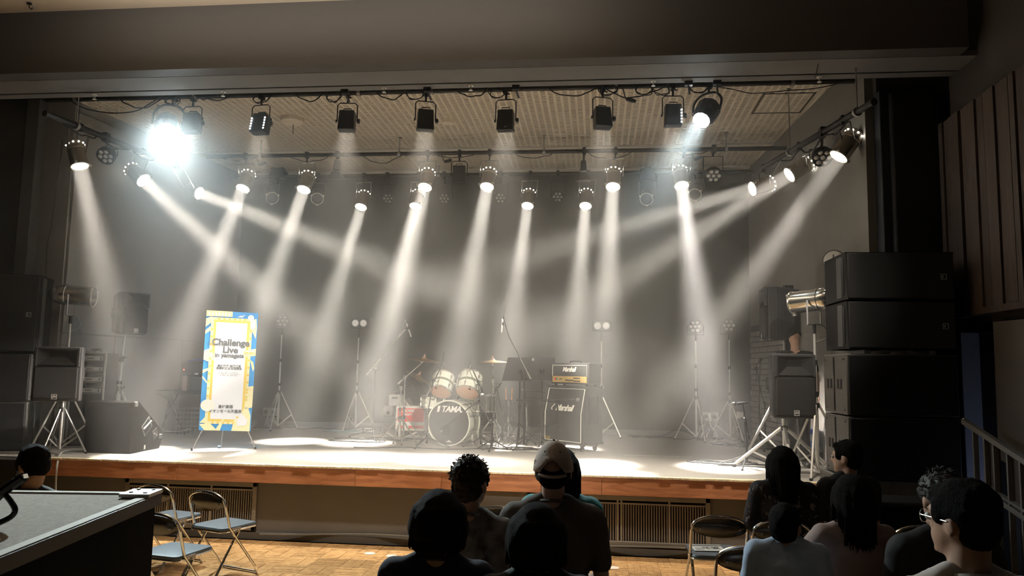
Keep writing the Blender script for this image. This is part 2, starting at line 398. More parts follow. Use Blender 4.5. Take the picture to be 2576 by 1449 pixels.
# ------------------------------------------------------------------ lighting bars
barm = mat('bar_black',(.016,.015,.014),.5)
lens_on = mat('lens_lit',(.9,.9,.85),.4,emit=(1,.93,.78),estr=9)
lens_cool = mat('lens_lit_cool',(.9,.9,.9),.4,emit=(.85,.97,1),estr=25)
refl = mat('reflector',(.9,.88,.8),.15,1)
canm = mat('can_chrome',(.48,.43,.36),.30,.85)
canp = mat('can_bright',(.80,.80,.77),.16,1)
def bar(name, a, b, r, label, hangers=()):
    t=thing('lighting_bar', label, 'lighting bar', a); a=Vector(a); b=Vector(b)
    MB().tube((0,0,0),b-a,r,n=12).build('pipe', barm, t)
    for k in hangers:
        p=(b-a)*k
        MB().tube(p,p+Vector((0,0,CZ-a.z-p.z+.04)),.008).lathe([(.03,0),(.03,.02)],p+Vector((0,0,CZ-a.z-p.z)),(0,0,1)).lathe([(r+.012,-.02),(r+.012,.02)],p,b-a).build('hanger', STEEL, t)
    return t
YFB=8.65
f0=at(118,251,Y=YFB); f1=at(2178,203,Y=YFB); f0.z=f1.z=(f0.z+f1.z)/2
bar('b', f0, f1, .032, 'long black lighting bar running along the front of the stage ceiling', (.04,.2,.41,.5,.72,.92))
YA=11.1
a0=at(520,393,Y=YA); a1=at(1985,374,Y=YA); a0.z=a1.z=(a0.z+a1.z)/2
bar('b', a0, a1, .03, 'middle black lighting bar carrying the nearer row of lit cans', (.1,.35,.6,.9))
YBk=12.75
c0=at(560,446,Y=YBk); c1=at(1990,430,Y=YBk); c0.z=c1.z=(c0.z+c1.z)/2
bar('b', c0, c1, .03, 'rear black lighting bar just in front of the dark backdrop', (.1,.4,.7,.95))
s0=at(112,285,X=XL+.5); s1=at(372,388,X=XL+.65); s1=s0+(s1-s0); bar('b', s0, s1+(s1-s0)*.35, .035, 'black side lighting bar along the left wall', (.2,.8))
s2=at(2199,256,X=XR-.25); s3=at(1890,440,X=XR-.75); bar('b', s2, s3, .035, 'black side lighting bar along the right wall', (.1,.6))

VH={}
def par_parts(t, d, L=.36, R=.105, lit=True, m=canm, yoke=True, up=(0,0,1), cool=False):
    """a long par can whose mouth centre sits at the thing's origin, pointing along d"""
    d=Vector(d).normalized(); back=-d
    MB().lathe([(R,.0),(R,.03),(R*.98,.035),(R*.98,L*.62),(R*1.06,L*.63),(R*1.06,L*.67),(R*1.0,L*.68)], (0,0,0), back, 20, caps=False).lathe([(R*.93,L*.6),(R*.93,.0),(R,.0)],(0,0,0),back,20,caps=False).build('barrel', m, t)
    MB().lathe([(R*1.0,L*.66),(R*1.02,L*.78),(R*.85,L*.9),(R*.5,L),(R*.3,L*1.04)], (0,0,0), back, 20).build('cap', m, t)
    # vent holes of the rear cap that glow with the lamp
    if lit:
        M=frame(back)
        for k in range(10):
            a=2*PI*k/10; c=M@Vector((math.cos(a)*R*.98,math.sin(a)*R*.98,L*.83))
            if 'm' not in VH: VH['m']=MB().ell((0,0,0),.011,nu=6,nv=4).build('vent_hole', lens_on, t, loc=c)
            else: o=VH['m'].copy(); COL.objects.link(o); o.parent=t; o.location=c
    MB().lathe([(R*.90,.045),(R*.90,.05)],(0,0,0),back,20).build('lens', (lens_cool if cool else lens_on) if lit else mat('glass_dark',(.03,.03,.035),.1,0,spec=1), t)
    rg=MB(); rg.torus((0,0,0),R*1.0,.008,d,24,6)
    M=frame(back)
    for k in range(3):
        a=2*PI*k/3+.5; rg.box(M@Vector((math.cos(a)*R*1.1,math.sin(a)*R*1.1,.01)),(.035,.02,.03),M)
    rg.build('colour_frame_clip', mat('clip_bright',(.8,.78,.7),.3,.8), t)
    return back
def par(label, p, d, pipe, watts=None, half=8, lit=True, m=canm, L=.36, R=.105, group=None, color=WARM, cool=False):
    t=thing('par_can', label, 'stage light', p, 0, group)
    d=Vector(d).normalized(); back=par_parts(t,d,L,R,lit,m,cool=cool)
    # yoke: U bracket around the barrel up to the bar
    side=d.cross(Vector((0,0,1))).normalized(); piv=back*L*.55
    if pipe is not None:
        top=Vector(pipe)-Vector(p); up=(top-piv); hgt=max(.16,up.length-.12); u=up.normalized()
        a=piv+side*(R+.03); b=piv-side*(R+.03); at_=u*hgt
        MB().path([a,a+at_,b+at_,b],.009,4).build('yoke', STEEL, t)
        MB().tube(piv+at_,top,.012).box(top-u*.0,(.05,.07,.09)).build('clamp', BLKM, t)
    else:
        pass
    if lit and watts:
        beam('par_lamp', Vector(p)+d*.012, Vector(p)+d*3, watts, half, color, R*1.75)
    return t
def onbar(a,b,x_px):
    # the point of the bar a-b seen at a photo column
    best=None
    for i in range(401):
        q=a+(b-a)*i/400; v=q-Vector((0,0,CAM_Z)); sx=1288+F_PX*v.dot(_R)/v.dot(_F)
        if best is None or abs(sx-x_px)<best[0]: best=(abs(sx-x_px),q)
    return best[1]
DOWN=Vector((-.05,-.47,-.88))
rowA=[(611,474,'a'),(764,477,0),(1069,471,0),(1225,470,0),(1542,470,0),(1715,467,1)]
nA=['second lit can on the middle bar, half lost in the pale haze','lit can left of the middle bar centre, tilted toward the banner side','lit can hanging in front of a lower can, above the drum kit','lit can on the middle bar just right of the hanging panel','lit can on the middle bar above the guitar amplifier','lit can on the middle bar with the whitest beam']
for k,(x,y,f) in enumerate(rowA):
    p=at(x,y,Y=YA-.05); d=DOWN.copy()
    if k==5: d=Vector((.05,-.45,-.88))
    par(nA[k], p, d, onbar(a0,a1,x+8), P_PAR*(1.3 if k==5 else 1), 7, color=(1,.93,.86) if k==5 else WARM, group='lit par cans over the stage')
nB=['leftmost lit can of the rear row','lit can of the rear row partly behind a nearer can','lit can of the rear row above the second mic stand','lit can of the rear row above the amplifier, second from right']
for k,(x,y) in enumerate([(908,521),(1045,519),(1327,518),(1473,518)]):
    d=DOWN.copy()
    p=at(x,y,Y=YBk-.05); par(nB[k], p, d, onbar(c0,c1,x+8), P_PAR, 7, group='lit par cans over the stage')
for (x,y,l,dx) in [(685,498,'unlit can in the rear row left of the others, hazy ring',.5),(798,500,'unlit can with bright clips right of the left lit can',.3),(1626,501,'unlit can with chrome rings between two lit cans on the right',-.1),(1748,490,'unlit dark can beside the whitest beam',-.2)]:
    par(l, at(x,y,Y=YBk-.05), (dx,-.75,-.5), onbar(c0,c1,x+2), lit=False, group='unlit par cans at the rear bar', m=mat('can_dim',(.16,.15,.14),.3,.8))
# side cans, left then right: mouth pixel, Y, aim pixel on the stage, bar point
def sidecan(label, px, py, Y, tpx, tpy, tY, bx, bars, w, half=7):
    p=at(px,py,Y=Y); t=at(tpx,tpy,Y=tY); par(label,p,t-p,onbar(bars[0],bars[1],bx),w,half,group='lit par cans over the stage', color=(1,.91,.78))
A_BAR=(a0,a1); C_BAR=(c0,c1)
Ls=(s0,s1+(s1-s0)*.35); Rs=(s2,s3)
sidecan('lit can nearest the front on the left side bar',201,418,8.75,330,1010,8.5,200,Ls,P_SIDE*1.0,9)
sidecan('lit can on the left side bar aimed down toward the drums',361,454,10.0,900,950,9.3,360,Ls,P_SIDE,6)
sidecan('small lit can far left whose beam crosses the others',501,486,11.6,1300,800,10.4,480,Ls,P_SIDE,5)
sidecan('lit can nearest the front on the right side bar',2110,394,8.5,1640,1040,8.3,2120,Rs,P_SIDE*.8,6)
sidecan('lit can second on the right side bar, glowing vent holes',1986,440,9.9,1280,885,9.4,2010,Rs,P_SIDE*.8,6)
sidecan('lit can deepest on the right side bar, aimed across the stage',1893,475,10.8,1300,650,9.9,1920,Rs,P_SIDE*.7,5)

# LED zoom pars on the front bar
def led_zoom(label, px, py, aim, w, half):
    p=at(px,py,Y=YFB-.12); d=Vector(aim).normalized()
    t=thing('zoom_spotlight', label, 'stage light', p, 0, 'lit zoom spotlights on the front bar'); b=-d; M=frame(b)
    MB().lathe([(.098,0),(.10,.02),(.10,.05),(.13,.10),(.14,.26),(.10,.33),(.05,.35)],(0,0,0),b,12,caps=False).lathe([(.098,0),(.092,.02)],(0,0,0),b,12,caps=False).lathe([(.05,.349),(.001,.35)],(0,0,0),b,12,caps=False).build('housing', BLKM, t, smooth=20)
    MB().lathe([(.093,.012),(.093,.014)],(0,0,0),b,24).build('lens', lens_cool, t)
    f=MB()
    for k in range(5): f.box(M@Vector((.13,0,.13+.03*k)),(.01,.1,.012),M)
    f.build('cooling_fin', STEEL, t)
    side=d.cross(Vector((0,0,1))).normalized(); piv=b*.17; bp=onbar(f0,f1,px+20); top=bp-p; u=(top-piv).normalized(); h=(top-piv).length-.12
    MB().path(bez([piv+side*.16,piv+side*.17+u*h*.6,piv+side*.08+u*h,piv-side*.08+u*h,piv-side*.17+u*h*.6,piv-side*.16],5),.014,6).build('yoke', BLKM, t)
    MB().tube(piv+u*h,top,.014).box(top,(.05,.08,.1)).build('clamp', BLKM, t)
    beam('zoom_lamp', p+d*.03, p+d*3, w, half, COOL, .18)
led_zoom('brightest cool white spotlight at the left of the front bar', 420,328,(.42,-.62,-.55), P_LED, 46)
led_zoom('round cool white spotlight at the right of the front bar', 1764,303,(-.42,-.60,-.75), P_LED*.13, 16)

# rectangular flood lanterns on the front bar
def flood(label, px, py, tilt, yaw, seen_leds=0, Y=None, bars=None, w=.20, h=.25, parent_group='rectangular flood lights on the front bar'):
    Y=Y or YFB; bars=bars or (f0,f1)
    p=at(px,py,Y=Y); t=thing('flood_light', label, 'stage light', p, yaw, parent_group)
    T=Matrix.Rotation(tilt,3,'X')
    MB().box((0,0,0),(w,.12,h),T,taper=(.9,.85)).build('housing', mat('flood_black',(.022,.023,.026),.4), t, bevel=.008)
    MB().box(T@Vector((0,.07,0)),(w*.92,.03,h*.9),T).build('lens_panel', mat('led_face',(.05,.05,.055),.2), t, bevel=.004)
    MB().path([T@Vector(q) for q in ((-.05,-.0,h/2+.0),(-.045,-.01,h/2+.03),(.045,-.01,h/2+.03),(.05,0,h/2+.0))],.006,6).build('handle', BLKM, t)
    if seen_leds:
        for sx in ((-1,1) if seen_leds==2 else (1,)):
            for k in range(5): MB().box(T@Vector((sx*(w/2-.012),-.062,.05-.035*k)),(.016,.006,.017),T).build('led', mat('led_white',(1,1,1),.3,emit=(.9,.97,1),estr=3), t)
    bp=onbar(bars[0],bars[1],px); q=Matrix.Rotation(-yaw,3,'Z')@(bp-p)
    yk=q.z-.13
    MB().path([(-w/2-.02,0,0),(-w/2-.02,0,yk-.03),(-w/2+.01,0,yk),(w/2-.01,0,yk),(w/2+.02,0,yk-.03),(w/2+.02,0,0)],.007,6).build('yoke', BLKM, t)
    MB().lathe([(.02,0),(.03,.01),(.03,.03),(.012,.035)],(w/2+.02,0,0),(1,0,0),10).lathe([(.015,0),(.02,.015)],(-w/2-.02,0,0),(-1,0,0),8).build('knob', BLK, t)
    if parent_group.startswith('rect'):
        L=area('flood_lamp', p+Vector((0,0,-h/2-.02)), p+Vector((0,-.12,-1.5)), P_FLOOD, .18, .10, (1,.90,.76)); L.data.spread=math.radians(60)
    MB().tube((0,0,yk),(0,q.y,q.z),.013).box((0,q.y,q.z-.01),(.045,.085,.1)).tube((0,q.y-.02,q.z-.06),(.05,q.y-.02,q.z-.07),.008).build('clamp', BLKM, t)
flood('black flood light right beside the brightest left spotlight',483,310,-.15,.0)
flood('black flood light with two columns of white LEDs',655,312,-.2,-.12,2)
flood('black flood light third from the left on the front bar',873,305,-.1,.1)
flood('black flood light on the front bar above the drum kit',1070,303,.0,.35)
flood('black flood light on the front bar right of centre',1272,304,.0,-.06)
flood('black flood light turned slightly right on the front bar',1516,297,-.18,.3)
flood('black flood light with one LED column beside the round spotlight',1693,291,.0,.06,1)
flood('dark panel light hanging at the centre of the middle bar',1155,440,.0,.1,0,YA,(a0,a1),.2,.27,'dark lights on the rear bars')
flood('dark panel light on the rear bar right of the centre cans',1629,440,.0,.1,0,YBk,(c0,c1),.24,.2,'dark lights on the rear bars')
flood('hazy dark panel light on the rear bar at left',700,436,.0,.1,0,YBk,(c0,c1),.24,.2,'dark lights on the rear bars')
# slim moving heads
for (x,y,l) in ((1468,425,'slim black moving light hanging above the music stands'),(848,422,'slim black moving light hanging left of the rear row')):
    p=at(x,y,Y=YA); t=thing('moving_light', l, 'stage light', p, 0, 'slim moving lights')
    MB().box((0,0,.04),(.10,.12,.16),taper=(.7,.8)).box((0,0,-.12),(.22,.16,.12),taper=(.5,.8)).build('housing', BLKM, t, bevel=.01)
    bp=onbar(a0,a1,x)-p; MB().tube((0,0,.1),bp,.015).box(bp,(.05,.08,.1)).build('clamp', BLKM, t)
# round LED pars with seven lenses
ledl = mat('led_lens_clear',(.62,.60,.57),.15,0,spec=1)
def ledpar(parent, c, d, R=.095, n=7, dim=mat('par_black',(.02,.02,.022),.5), lens=ledl):
    M=frame(d); c=Vector(c)
    MB().lathe([(R*.6,-.12),(R*.95,-.06),(R,0),(R,.03),(R*.93,.03),(R*.93,.01)],c,d,18).build('housing', dim, parent)
    k0=None
    for k in range(n):
        q = Vector((0,0,.012)) if k==0 else Vector((math.cos(2*PI*k/(n-1))*R*.62,math.sin(2*PI*k/(n-1))*R*.62,.012))
        o=MB().lathe([(R*.24,0),(R*.22,.01),(R*.12,.018),(.001,.02)],c+M@q,d,10).build('lens', lens, parent)
for (x,y,l) in [(976,499,'leftmost'),(1118,499,'second'),(1259,498,'third'),(1403,495,'rightmost')]:
    p=at(x,y,Y=YBk+.1); t=thing('led_par', f'dark round seven-lens light on the rear bar, {l} of the four between the lit cans', 'stage light', p)
    ledpar(t,(0,0,0),(.15,-.9,-.35),.10,lens=mat('led_lens_dim',(.40,.39,.37),.2,0,spec=1)); bp=onbar(c0,c1,x)-p
    MB().path([(-.12,.05,0),(-.12,.05,bp.z-.12),(.12,.05,bp.z-.12),(.12,.05,0)],.006,4).tube((0,.05,bp.z-.12),bp,.012).box(bp,(.05,.08,.1)).build('yoke', BLKM, t)
for (x,y,Y,bars,l) in [(1795,441,YA,(a0,a1),'black round light hanging at the right end of the middle bar'),(2069,395,9.2,Rs,'black round light on the right side bar behind the first can'),(267,392,9.3,Ls,'black round light on the left side bar behind the first can')]:
    p=at(x,y,Y=Y); t=thing('led_par', l, 'stage light', p)
    ledpar(t,(0,0,0),(.0,-.7,-.7),.12); bp=onbar(bars[0],bars[1],x)-p; zz=max(.1,bp.z-.1)
    MB().path([(-.14,.03,0),(-.14,.03,zz),(.14,.03,zz),(.14,.03,0)],.009,4).tube((0,.03,zz),bp,.014).box(bp,(.06,.09,.11)).build('yoke', BLKM, t)
# ------------------------------------------------------------------ tripod stands
def tripod(t, zfoot, hub, r_leg, spread, rz=0, m=WPOLE, pole_r=.016, top=None, brace=True, low=.06, flip=False, n=3):
    """legs run from the hub down to feet; braces from the pole foot to the legs; t origin is on the floor"""
    for k in range(n):
        a=rz+2*PI*k/n; f=Vector((math.cos(a)*spread,math.sin(a)*spread,r_leg)); h=Vector((math.cos(a)*.03,math.sin(a)*.03,hub))
        L=MB().tube(h,f,r_leg,n=6).build('leg', m, t)
        MB().ell(f,(r_leg*1.6,r_leg*1.6,r_leg*1.3),nu=8,nv=5).build('rubber_foot', RUB, L)
        if brace:
            q=h.lerp(f,.62); MB().box((Vector((0,0,low))+q)/2,(.006,.02,(q-Vector((0,0,low))).length),frame(q-Vector((0,0,low)))).build('brace', m, t)
    MB().tube((0,0,low),(0,0,hub+.12),pole_r*1.15,n=10).build('lower_pole', m, t)
    MB().lathe([(pole_r*1.9,hub-.03),(pole_r*1.9,hub+.02)],n=10).lathe([(pole_r*1.6,hub+.10),(pole_r*1.6,hub+.14)],n=10).build('collar', BLK, t)
    if top:
        zt,x2 = top; MB().tube((0,0,hub+.1),(x2*.5,0,(hub+zt)/2+.05),pole_r*.85,n=8).tube((x2*.5,0,(hub+zt)/2+.04),(x2,0,zt),pole_r*.65,n=8).build('upper_pole', m, t)
        MB().lathe([(pole_r*1.3,-.03),(pole_r*1.3,.02)],(x2*.5,0,(hub+zt)/2+.05),n=8).build('collar', BLK, t)

def light_stand(px, py, Ydist, hub_py, top_py, rz, label, heads, group='lighting stands along the backdrop'):
    b=at(px,py,Y=Ydist); b.z=SZ; hub=at(px,hub_py,Y=Ydist).z-SZ; zt=at(px,top_py,Y=Ydist).z-SZ
    t=thing('light_stand', label, 'light stand', b, 0, group)
    tripod(t,0,hub,.011,.34,rz,WPOLE,.016,(zt,0))
    MB().tube((0,0,zt),(0,0,zt+.165),.012).box((0,0,zt+.12),(.03,.03,.03)).build('spigot', BLK, t)
    head=thing('stand_light', heads[0], 'stage light', b+Vector((0,0,zt+.10)), 0, 'lights on the lighting stands')
    return head, zt
for (px,Yd,hub,top,rz,lab,hl,aim) in [
    (697,12.45,985,842,.6,'pale tripod light stand just right of the banner','dark seven-lens light on the stand right of the banner',(.35,-1,0)),
    (1752,12.45,1000,858,-1.3,'left of the two pale light stands right of the amplifier','dark seven-lens light on the left stand of the right-hand pair',(-.6,-1,-.05)),
    (1837,12.7,1010,855,-1.1,'right of the two pale light stands near the brick wall','dark seven-lens light on the right stand of the right-hand pair',(-.1,-1,-.05))]:
    h,zt=light_stand(px,1090,Yd,hub,top,rz,lab,[hl])
    ledpar(h,(0,0,.13),aim,.115)
    MB().path([(-.13,0,.14),(-.13,0,.0),(.13,0,.0),(.13,0,.14)],.006,4).build('yoke', BLKM, h)
bulb=mat('lamp_glass_pale',(.9,.87,.8),.15,0,emit=(1,.95,.85),estr=.1)
for (px,Yd,hub,top,rz,lab,hl) in [
    (893,12.6,985,850,.2,'pale tripod light stand left of the drum kit','small twin-lamp light on the stand left of the drum kit'),
    (1512,12.6,1000,858,-.4,'pale tripod light stand standing behind the guitar amplifier','small twin-lamp light on the stand behind the amplifier')]:
    h,zt=light_stand(px,1090,Yd,hub,top,rz,lab,[hl])
    MB().bx(-.15,.17,.0,.09,.06,.24).build('housing', BLK, h, bevel=.006)
    for sx in (-.065,.075):
        MB().lathe([(.055,0),(.052,.015),(.03,.03),(.001,.033)],(sx,-.001,.15),(0,-1,0),16).build('lens', bulb, h)
        MB().torus((sx,-.004,.15),.058,.006,(0,1,0),20,5).build('lens_ring', STEEL, h)

# ------------------------------------------------------------------ two-way speakers on tripods
spkm=mat('speaker_shell',(.028,.028,.03),.55,bump=.3,bscale=180); grillm=mat('speaker_grille',(.008,.008,.0085),.7,bump=.5,bscale=400)
badge=mat('badge_white',(.8,.8,.78),.4)
def speaker(label, b, z, w, h, d, yaw, group='powered speakers on tripods', lean=0):
    """front toward -Y local; b ground point, z underside"""
    t=thing('stage_speaker', label, 'speaker', (b[0],b[1],z), yaw, group)
    if lean: t.rotation_euler=(lean,0,yaw)
    MB().box((0,0,h/2),(w,d*.35,h)).build('front_shell', spkm, t, loc=(0,-d*.32,0), bevel=.025, bseg=3)
    bk=MB(); vs=[]
    for (y,s,zz) in ((-d*.2,1,0),(d*.5,.62,.06)):
        vs += [(-w/2*s,y,h*zz),(w/2*s,y,h*zz),(w/2*s,y,h*(1-zz)),(-w/2*s,y,h*(1-zz))]
    bk.add(vs,[(0,1,5,4),(1,2,6,5),(2,3,7,6),(3,0,4,7),(4,5,6,7),(3,2,1,0)]); bk.build('rear_shell', spkm, t, bevel=.02)
    MB().box((0,-d*.5-.020,h*.34),(w*.88,.05,h*.58)).build('grille', grillm, t, bevel=.012)
    # horn recess: sloped funnel on the upper third
    x=w*.40; z0,z1=h*.665,h*.95; y0=-d*.5-.045; yi=-d*.5-.002
    MB().bx(-x,x,y0,yi,z1,z1+.022).bx(-x-.026,-x,y0,yi,z0-.014,z1+.022).bx(x,x+.026,y0,yi,z0-.014,z1+.022).build('horn_rim', spkm, t, bevel=.004)
    hm=mat('horn_throat',(.012,.012,.013),.4)
    MB().add([(-x,y0+.002,z0),(x,y0+.002,z0),(x,y0+.002,z1),(-x,y0+.002,z1),(-x*.42,yi,z0+.09),(x*.42,yi,z0+.09),(x*.42,yi,z1-.03),(-x*.42,yi,z1-.03)],
             [(0,1,5,4),(1,2,6,5),(2,3,7,6),(3,0,4,7),(4,5,6,7)]).build('horn', hm, t, smooth=0)
    # side handle recesses
    for s in (-1,1): MB().bx(s*w/2*.86,s*w/2*.90,-.02,.11,h*.42,h*.62).build('handle', mat('handle_black',(.01,.01,.01),.7), t, bevel=.008)
    bg=MB(); q=.028; by=-d*.5-.047; bz=h*.09
    for a in ((-q,q,-q,-q+.005),(-q,q,q-.005,q),(-q,-q+.005,-q,q),(q-.005,q,-q,q)): bg.bx(a[0],a[1],by-.002,by,bz+a[2],bz+a[3])
    B=bg.build('badge_frame', badge, t, smooth=0)
    text('EV', .036, badge, t, (0,by-.001,bz), shear=.25, bold=.001, name='badge_lettering')
    return t
b=at(1985,1165,Y=8.75); b.z=SZ; zb=at(1985,1052,Y=8.6).z
speaker('black speaker on a tripod in front of the right stage corner, logo at the bottom',(b.x,8.72),zb,.47,.69,.40,.10)
t=thing('speaker_stand','white tripod with thick legs under the right front speaker','speaker stand',(b.x-.02,8.85,SZ),0,'speaker tripods')
tripod(t,0,zb-SZ-.12,.021,.60,PI*.80,WPOLE,.019)
b=at(140,1115,Y=8.33); b.z=SZ; zb=at(140,1008,Y=8.33).z
speaker('black speaker on a tripod at far left, in front of the amplifier rack',(b.x,8.33),zb,.50,.62,.38,.42)
t=thing('speaker_stand','pale tripod under the far left front speaker','speaker stand',(b.x-.02,8.42,SZ),0,'speaker tripods')
tripod(t,0,zb-SZ-.10,.012,.28,.5,STEEL,.017)
# rear left speaker, high on its stand
p=at(318,842,Y=9.75)
speaker('black speaker high on a white tripod against the left wall panels',(p.x+.0,9.75),p.z,.38,.57,.34,1.12)
t=thing('speaker_stand','white tripod behind the wedge monitor, holding the high left speaker','speaker stand',(at(299,985,Y=9.78).x,9.78,SZ),0,'speaker tripods')
hb=at(299,985,Y=9.78).z-SZ; tripod(t,0,hb,.018,.34,.9,WPOLE,.020,(p.z-SZ,.03))
for zz in (.72,1.12): MB().lathe([(.035,zz-.04),(.035,zz+.03)],n=10).tube((0,0,zz),(.09,-.02,zz+.02),.012).build('clamp_knob', BLK, t)
# rear right speaker, seen from the side
p=at(1962,858,Y=9.75)
speaker('black speaker seen from its side, high beside the chrome can at right',(p.x+.03,9.75),p.z,.40,.66,.40,-1.62)
t=thing('speaker_stand','white tripod behind the right front speaker, holding the side-on speaker','speaker stand',(at(1975,985,Y=9.8).x,9.8,SZ),0,'speaker tripods')
tripod(t,0,.95,.018,.55,.35,WPOLE,.020,(p.z-SZ,.0))

# ------------------------------------------------------------------ big par cans on stands
def stand_can(label, px, py, Y, tx, ty, tY, L, R, foot_y, m, rz, tone, group):
    mouth=at(px,py,Y=Y); tail=at(tx,ty,Y=tY); d=(mouth-tail).normalized()
    t=thing('par_can', label, 'stage light', mouth, 0, group)
    back=par_parts(t,d,L,R,False,m)
    piv=back*L*.5; side=Vector((0,1,0)) if abs(d.x)>.6 else Vector((1,0,0)); side=(side-d*side.dot(d)).normalized()
    zz=Vector((0,0,-.26)); a=piv+side*(R+.02); c=piv-side*(R+.02)
    MB().path([a,a+zz,c+zz,c],.010,4).build('yoke', STEEL, t)
    MB().path(bez([piv+zz,piv+zz+Vector((.1,0,-.02)),piv+zz+Vector((.13,0,-.14)),piv+zz+Vector((.02,0,-.19))]),.005).build('safety_cable', GCABLE, t)
    base=mouth+piv+zz; s=thing('light_stand', tone, 'light stand', (base.x,base.y,SZ), 0, 'stands of the big cans')
    tripod(s,0,.75,.013,.42,rz,WPOLE,.02,(base.z-SZ-.05,0)); MB().tube((0,0,base.z-SZ-.1),(0,0,base.z-SZ),.02).build('spigot', BLK, s)
stand_can('big unlit silver can on a stand at left, pointing right',236,747,9.05,150,740,8.93,.50,.125,1,mat('can_silver',(.62,.62,.60),.22,.9),.3,'pale stand carrying the big can at left','big unlit cans on stands')
stand_can('big polished can at right pointing left, next to the black stack',1995,762,8.75,2075,752,8.5,.48,.125,1,canp,2.2,'pale stand with a thin pole beside the right black stack','big unlit cans on stands')

# ------------------------------------------------------------------ loudspeaker stacks
pam=mat('stack_black',(.006,.006,.0065),.6,spec=.3); pas=mat('stack_side',(.085,.082,.077),.6)
def pa_box(label, x0, x1, z0, z1, y0, d, inner, sub, group):
    """inner = side facing the stage centre (-1 left face, +1 right face)"""
    t=thing('loudspeaker', label, 'loudspeaker', ((x0+x1)/2,y0+d/2,z0),0,group); W=x1-x0; H=z1-z0
    xi=inner*W/2
    if sub:
        MB().bx(-W/2,W/2,-d/2,d/2,.004,H-.004).build('cabinet', pas, t, bevel=.008)
        MB().bx(-W/2+.015,W/2-.015,-d/2-.02,-d/2,.015,H-.015).build('grille', pam, t, bevel=.008)
        s=inner
        for (ya,yb) in ((.16,.20),(.08,.12),(-.10,-.06),(-.18,-.14)): MB().bx(xi,xi+s*.004,ya*d/.6,yb*d/.6,H*.42,H*.58).build('handle_slot', mat('slot_black',(.006,.006,.006),.9), t, smooth=0)
        MB().prism([(.0,.03),(.035,.03),(.035,H*.3),(.015,H*.42),(.015,H*.6),(.035,H*.72),(.035,H-.03),(0,H-.03)],0,.006,Matrix.Rotation(PI/2,3,'Z') if s>0 else Matrix.Rotation(PI/2,3,'Z'),(xi+(.006 if s>0 else 0),0,0)).build('side_rib', pam, t, smooth=0)
        for (yy,zz) in ((-d*.4,.05),(d*.4,.05),(-d*.4,H-.05),(d*.4,H-.05)): MB().lathe([(.012,0),(.010,.006)],(xi,yy,zz),(s,0,0),8).build('corner_bolt', BLK, t)
    else:
        s=inner
        poly=[(-s*W/2,-d/2),(s*W/2-.0*s,-d/2),(s*W/2,d/2-.04),(s*(W/2-.10),d/2),(-s*W/2,d/2)]
        vs=[(x,y,.004) for x,y in poly]+[(x,y,H-.004) for x,y in poly]; n=len(poly)
        MB().add(vs,[tuple(range(n)),tuple(range(2*n-1,n-1,-1))]+[(i,(i+1)%n,(i+1)%n+n,i+n) for i in range(n)]).build('cabinet', pam, t, bevel=.006)
        MB().bx(-W/2+.01,W/2-.01,-d/2-.022,-d/2,.012,H-.012).build('grille', grillm, t, bevel=.01)
        MB().bx(xi,xi+s*.006,-d*.32,-d*.12,.03,H-.03).build('side_plate', mat('plate_grey',(.06,.062,.06),.35), t, smooth=0)
        MB().bx(xi,xi+s*.012,-d*.40,-d*.36,.05,H-.05).build('side_handle', BLK, t, bevel=.004)
        q=.026; cx=W/2-.10; bg=MB(); by=-d/2-.024
        for a in ((-q,q,-q,-q+.005),(-q,q,q-.005,q),(-q,-q+.005,-q,q),(q-.005,q,-q,q)): bg.bx(cx+a[0],cx+a[1],by,by+.003,H*.48+a[2],H*.48+a[3])
        bg.bx(cx-.012,cx-.004,by,by+.003,H*.48-.012,H*.48+.012).build('badge', mat('badge_dim',(.5,.5,.48),.5), t, smooth=0)
    return t
gR='black loudspeakers stacked at the right of the stage'; gL='black loudspeakers stacked at the left of the stage'
pa_box('upper black loudspeaker on top of the right stack, small square badge',2.32,3.28,2.575,3.03,7.45,.72,-1,False,gR)
pa_box('second black loudspeaker from the top of the right stack',2.32,3.28,2.115,2.570,7.45,.72,-1,False,gR)
pa_box('bass loudspeaker with handle slots, third from the top of the right stack',2.30,3.28,1.50,2.075,7.45,.72,-1,True,gR)
pa_box('bass loudspeaker at the foot of the right stack',2.30,3.28,.925,1.495,7.45,.72,-1,True,gR)
sk=thing('stack_base','low grey wooden riser board under the right loudspeaker stack','riser',(2.75,7.86,0)); 
MB().bx(-.50,.6,-.42,.36,.80,.92).build('top_board', mat('riser_grey',(.10,.097,.09),.8,noise=.2), sk, bevel=.004)
MB().bx(-.46,.6,-.38,.24,0,.80).build('skirt', blackw, sk)
sp_=MB()
o=thing('spacer_feet','small metal feet between the two halves of the right stack','spacer',(2.78,7.86,2.077))
for x in (-.28,-.1,.1,.3): MB().bx(x,x+.06,-.3,.2,0,.036).build('foot_block',STEEL,o)
pas=mat('stack_side_shaded',(.035,.033,.031),.7)  # left stack's copy of the side colour, its dimness put into the colour
for (lb,z0,z1,su,W_,px_) in (('upper black loudspeaker of the left stack, half in the dark',1.98,2.92,False,.9,88),('bass loudspeaker in the middle of the left stack',1.39,1.96,True,.95,80),('bass loudspeaker at the foot of the left stack',.803,1.385,True,.95,78)):
    t=pa_box(lb,-W_/2,W_/2,z0,z1,-.31,.62,1,su,gL); yw=.42; c_=at(px_,900,Y=8.62); R_=Matrix.Rotation(yw,3,'Z')@Vector((W_/2,-.31,0)); t.location=(c_.x-R_.x,8.62-R_.y,z0); t.rotation_euler=(0,0,yw)
o=MB().bx(-8.38,-6.32,7.9,8.12,0,.79).build('side_riser', mat('riser_dark',(.03,.028,.026),.8)); tag(o,'dark low box closing the stage front at far left','riser')
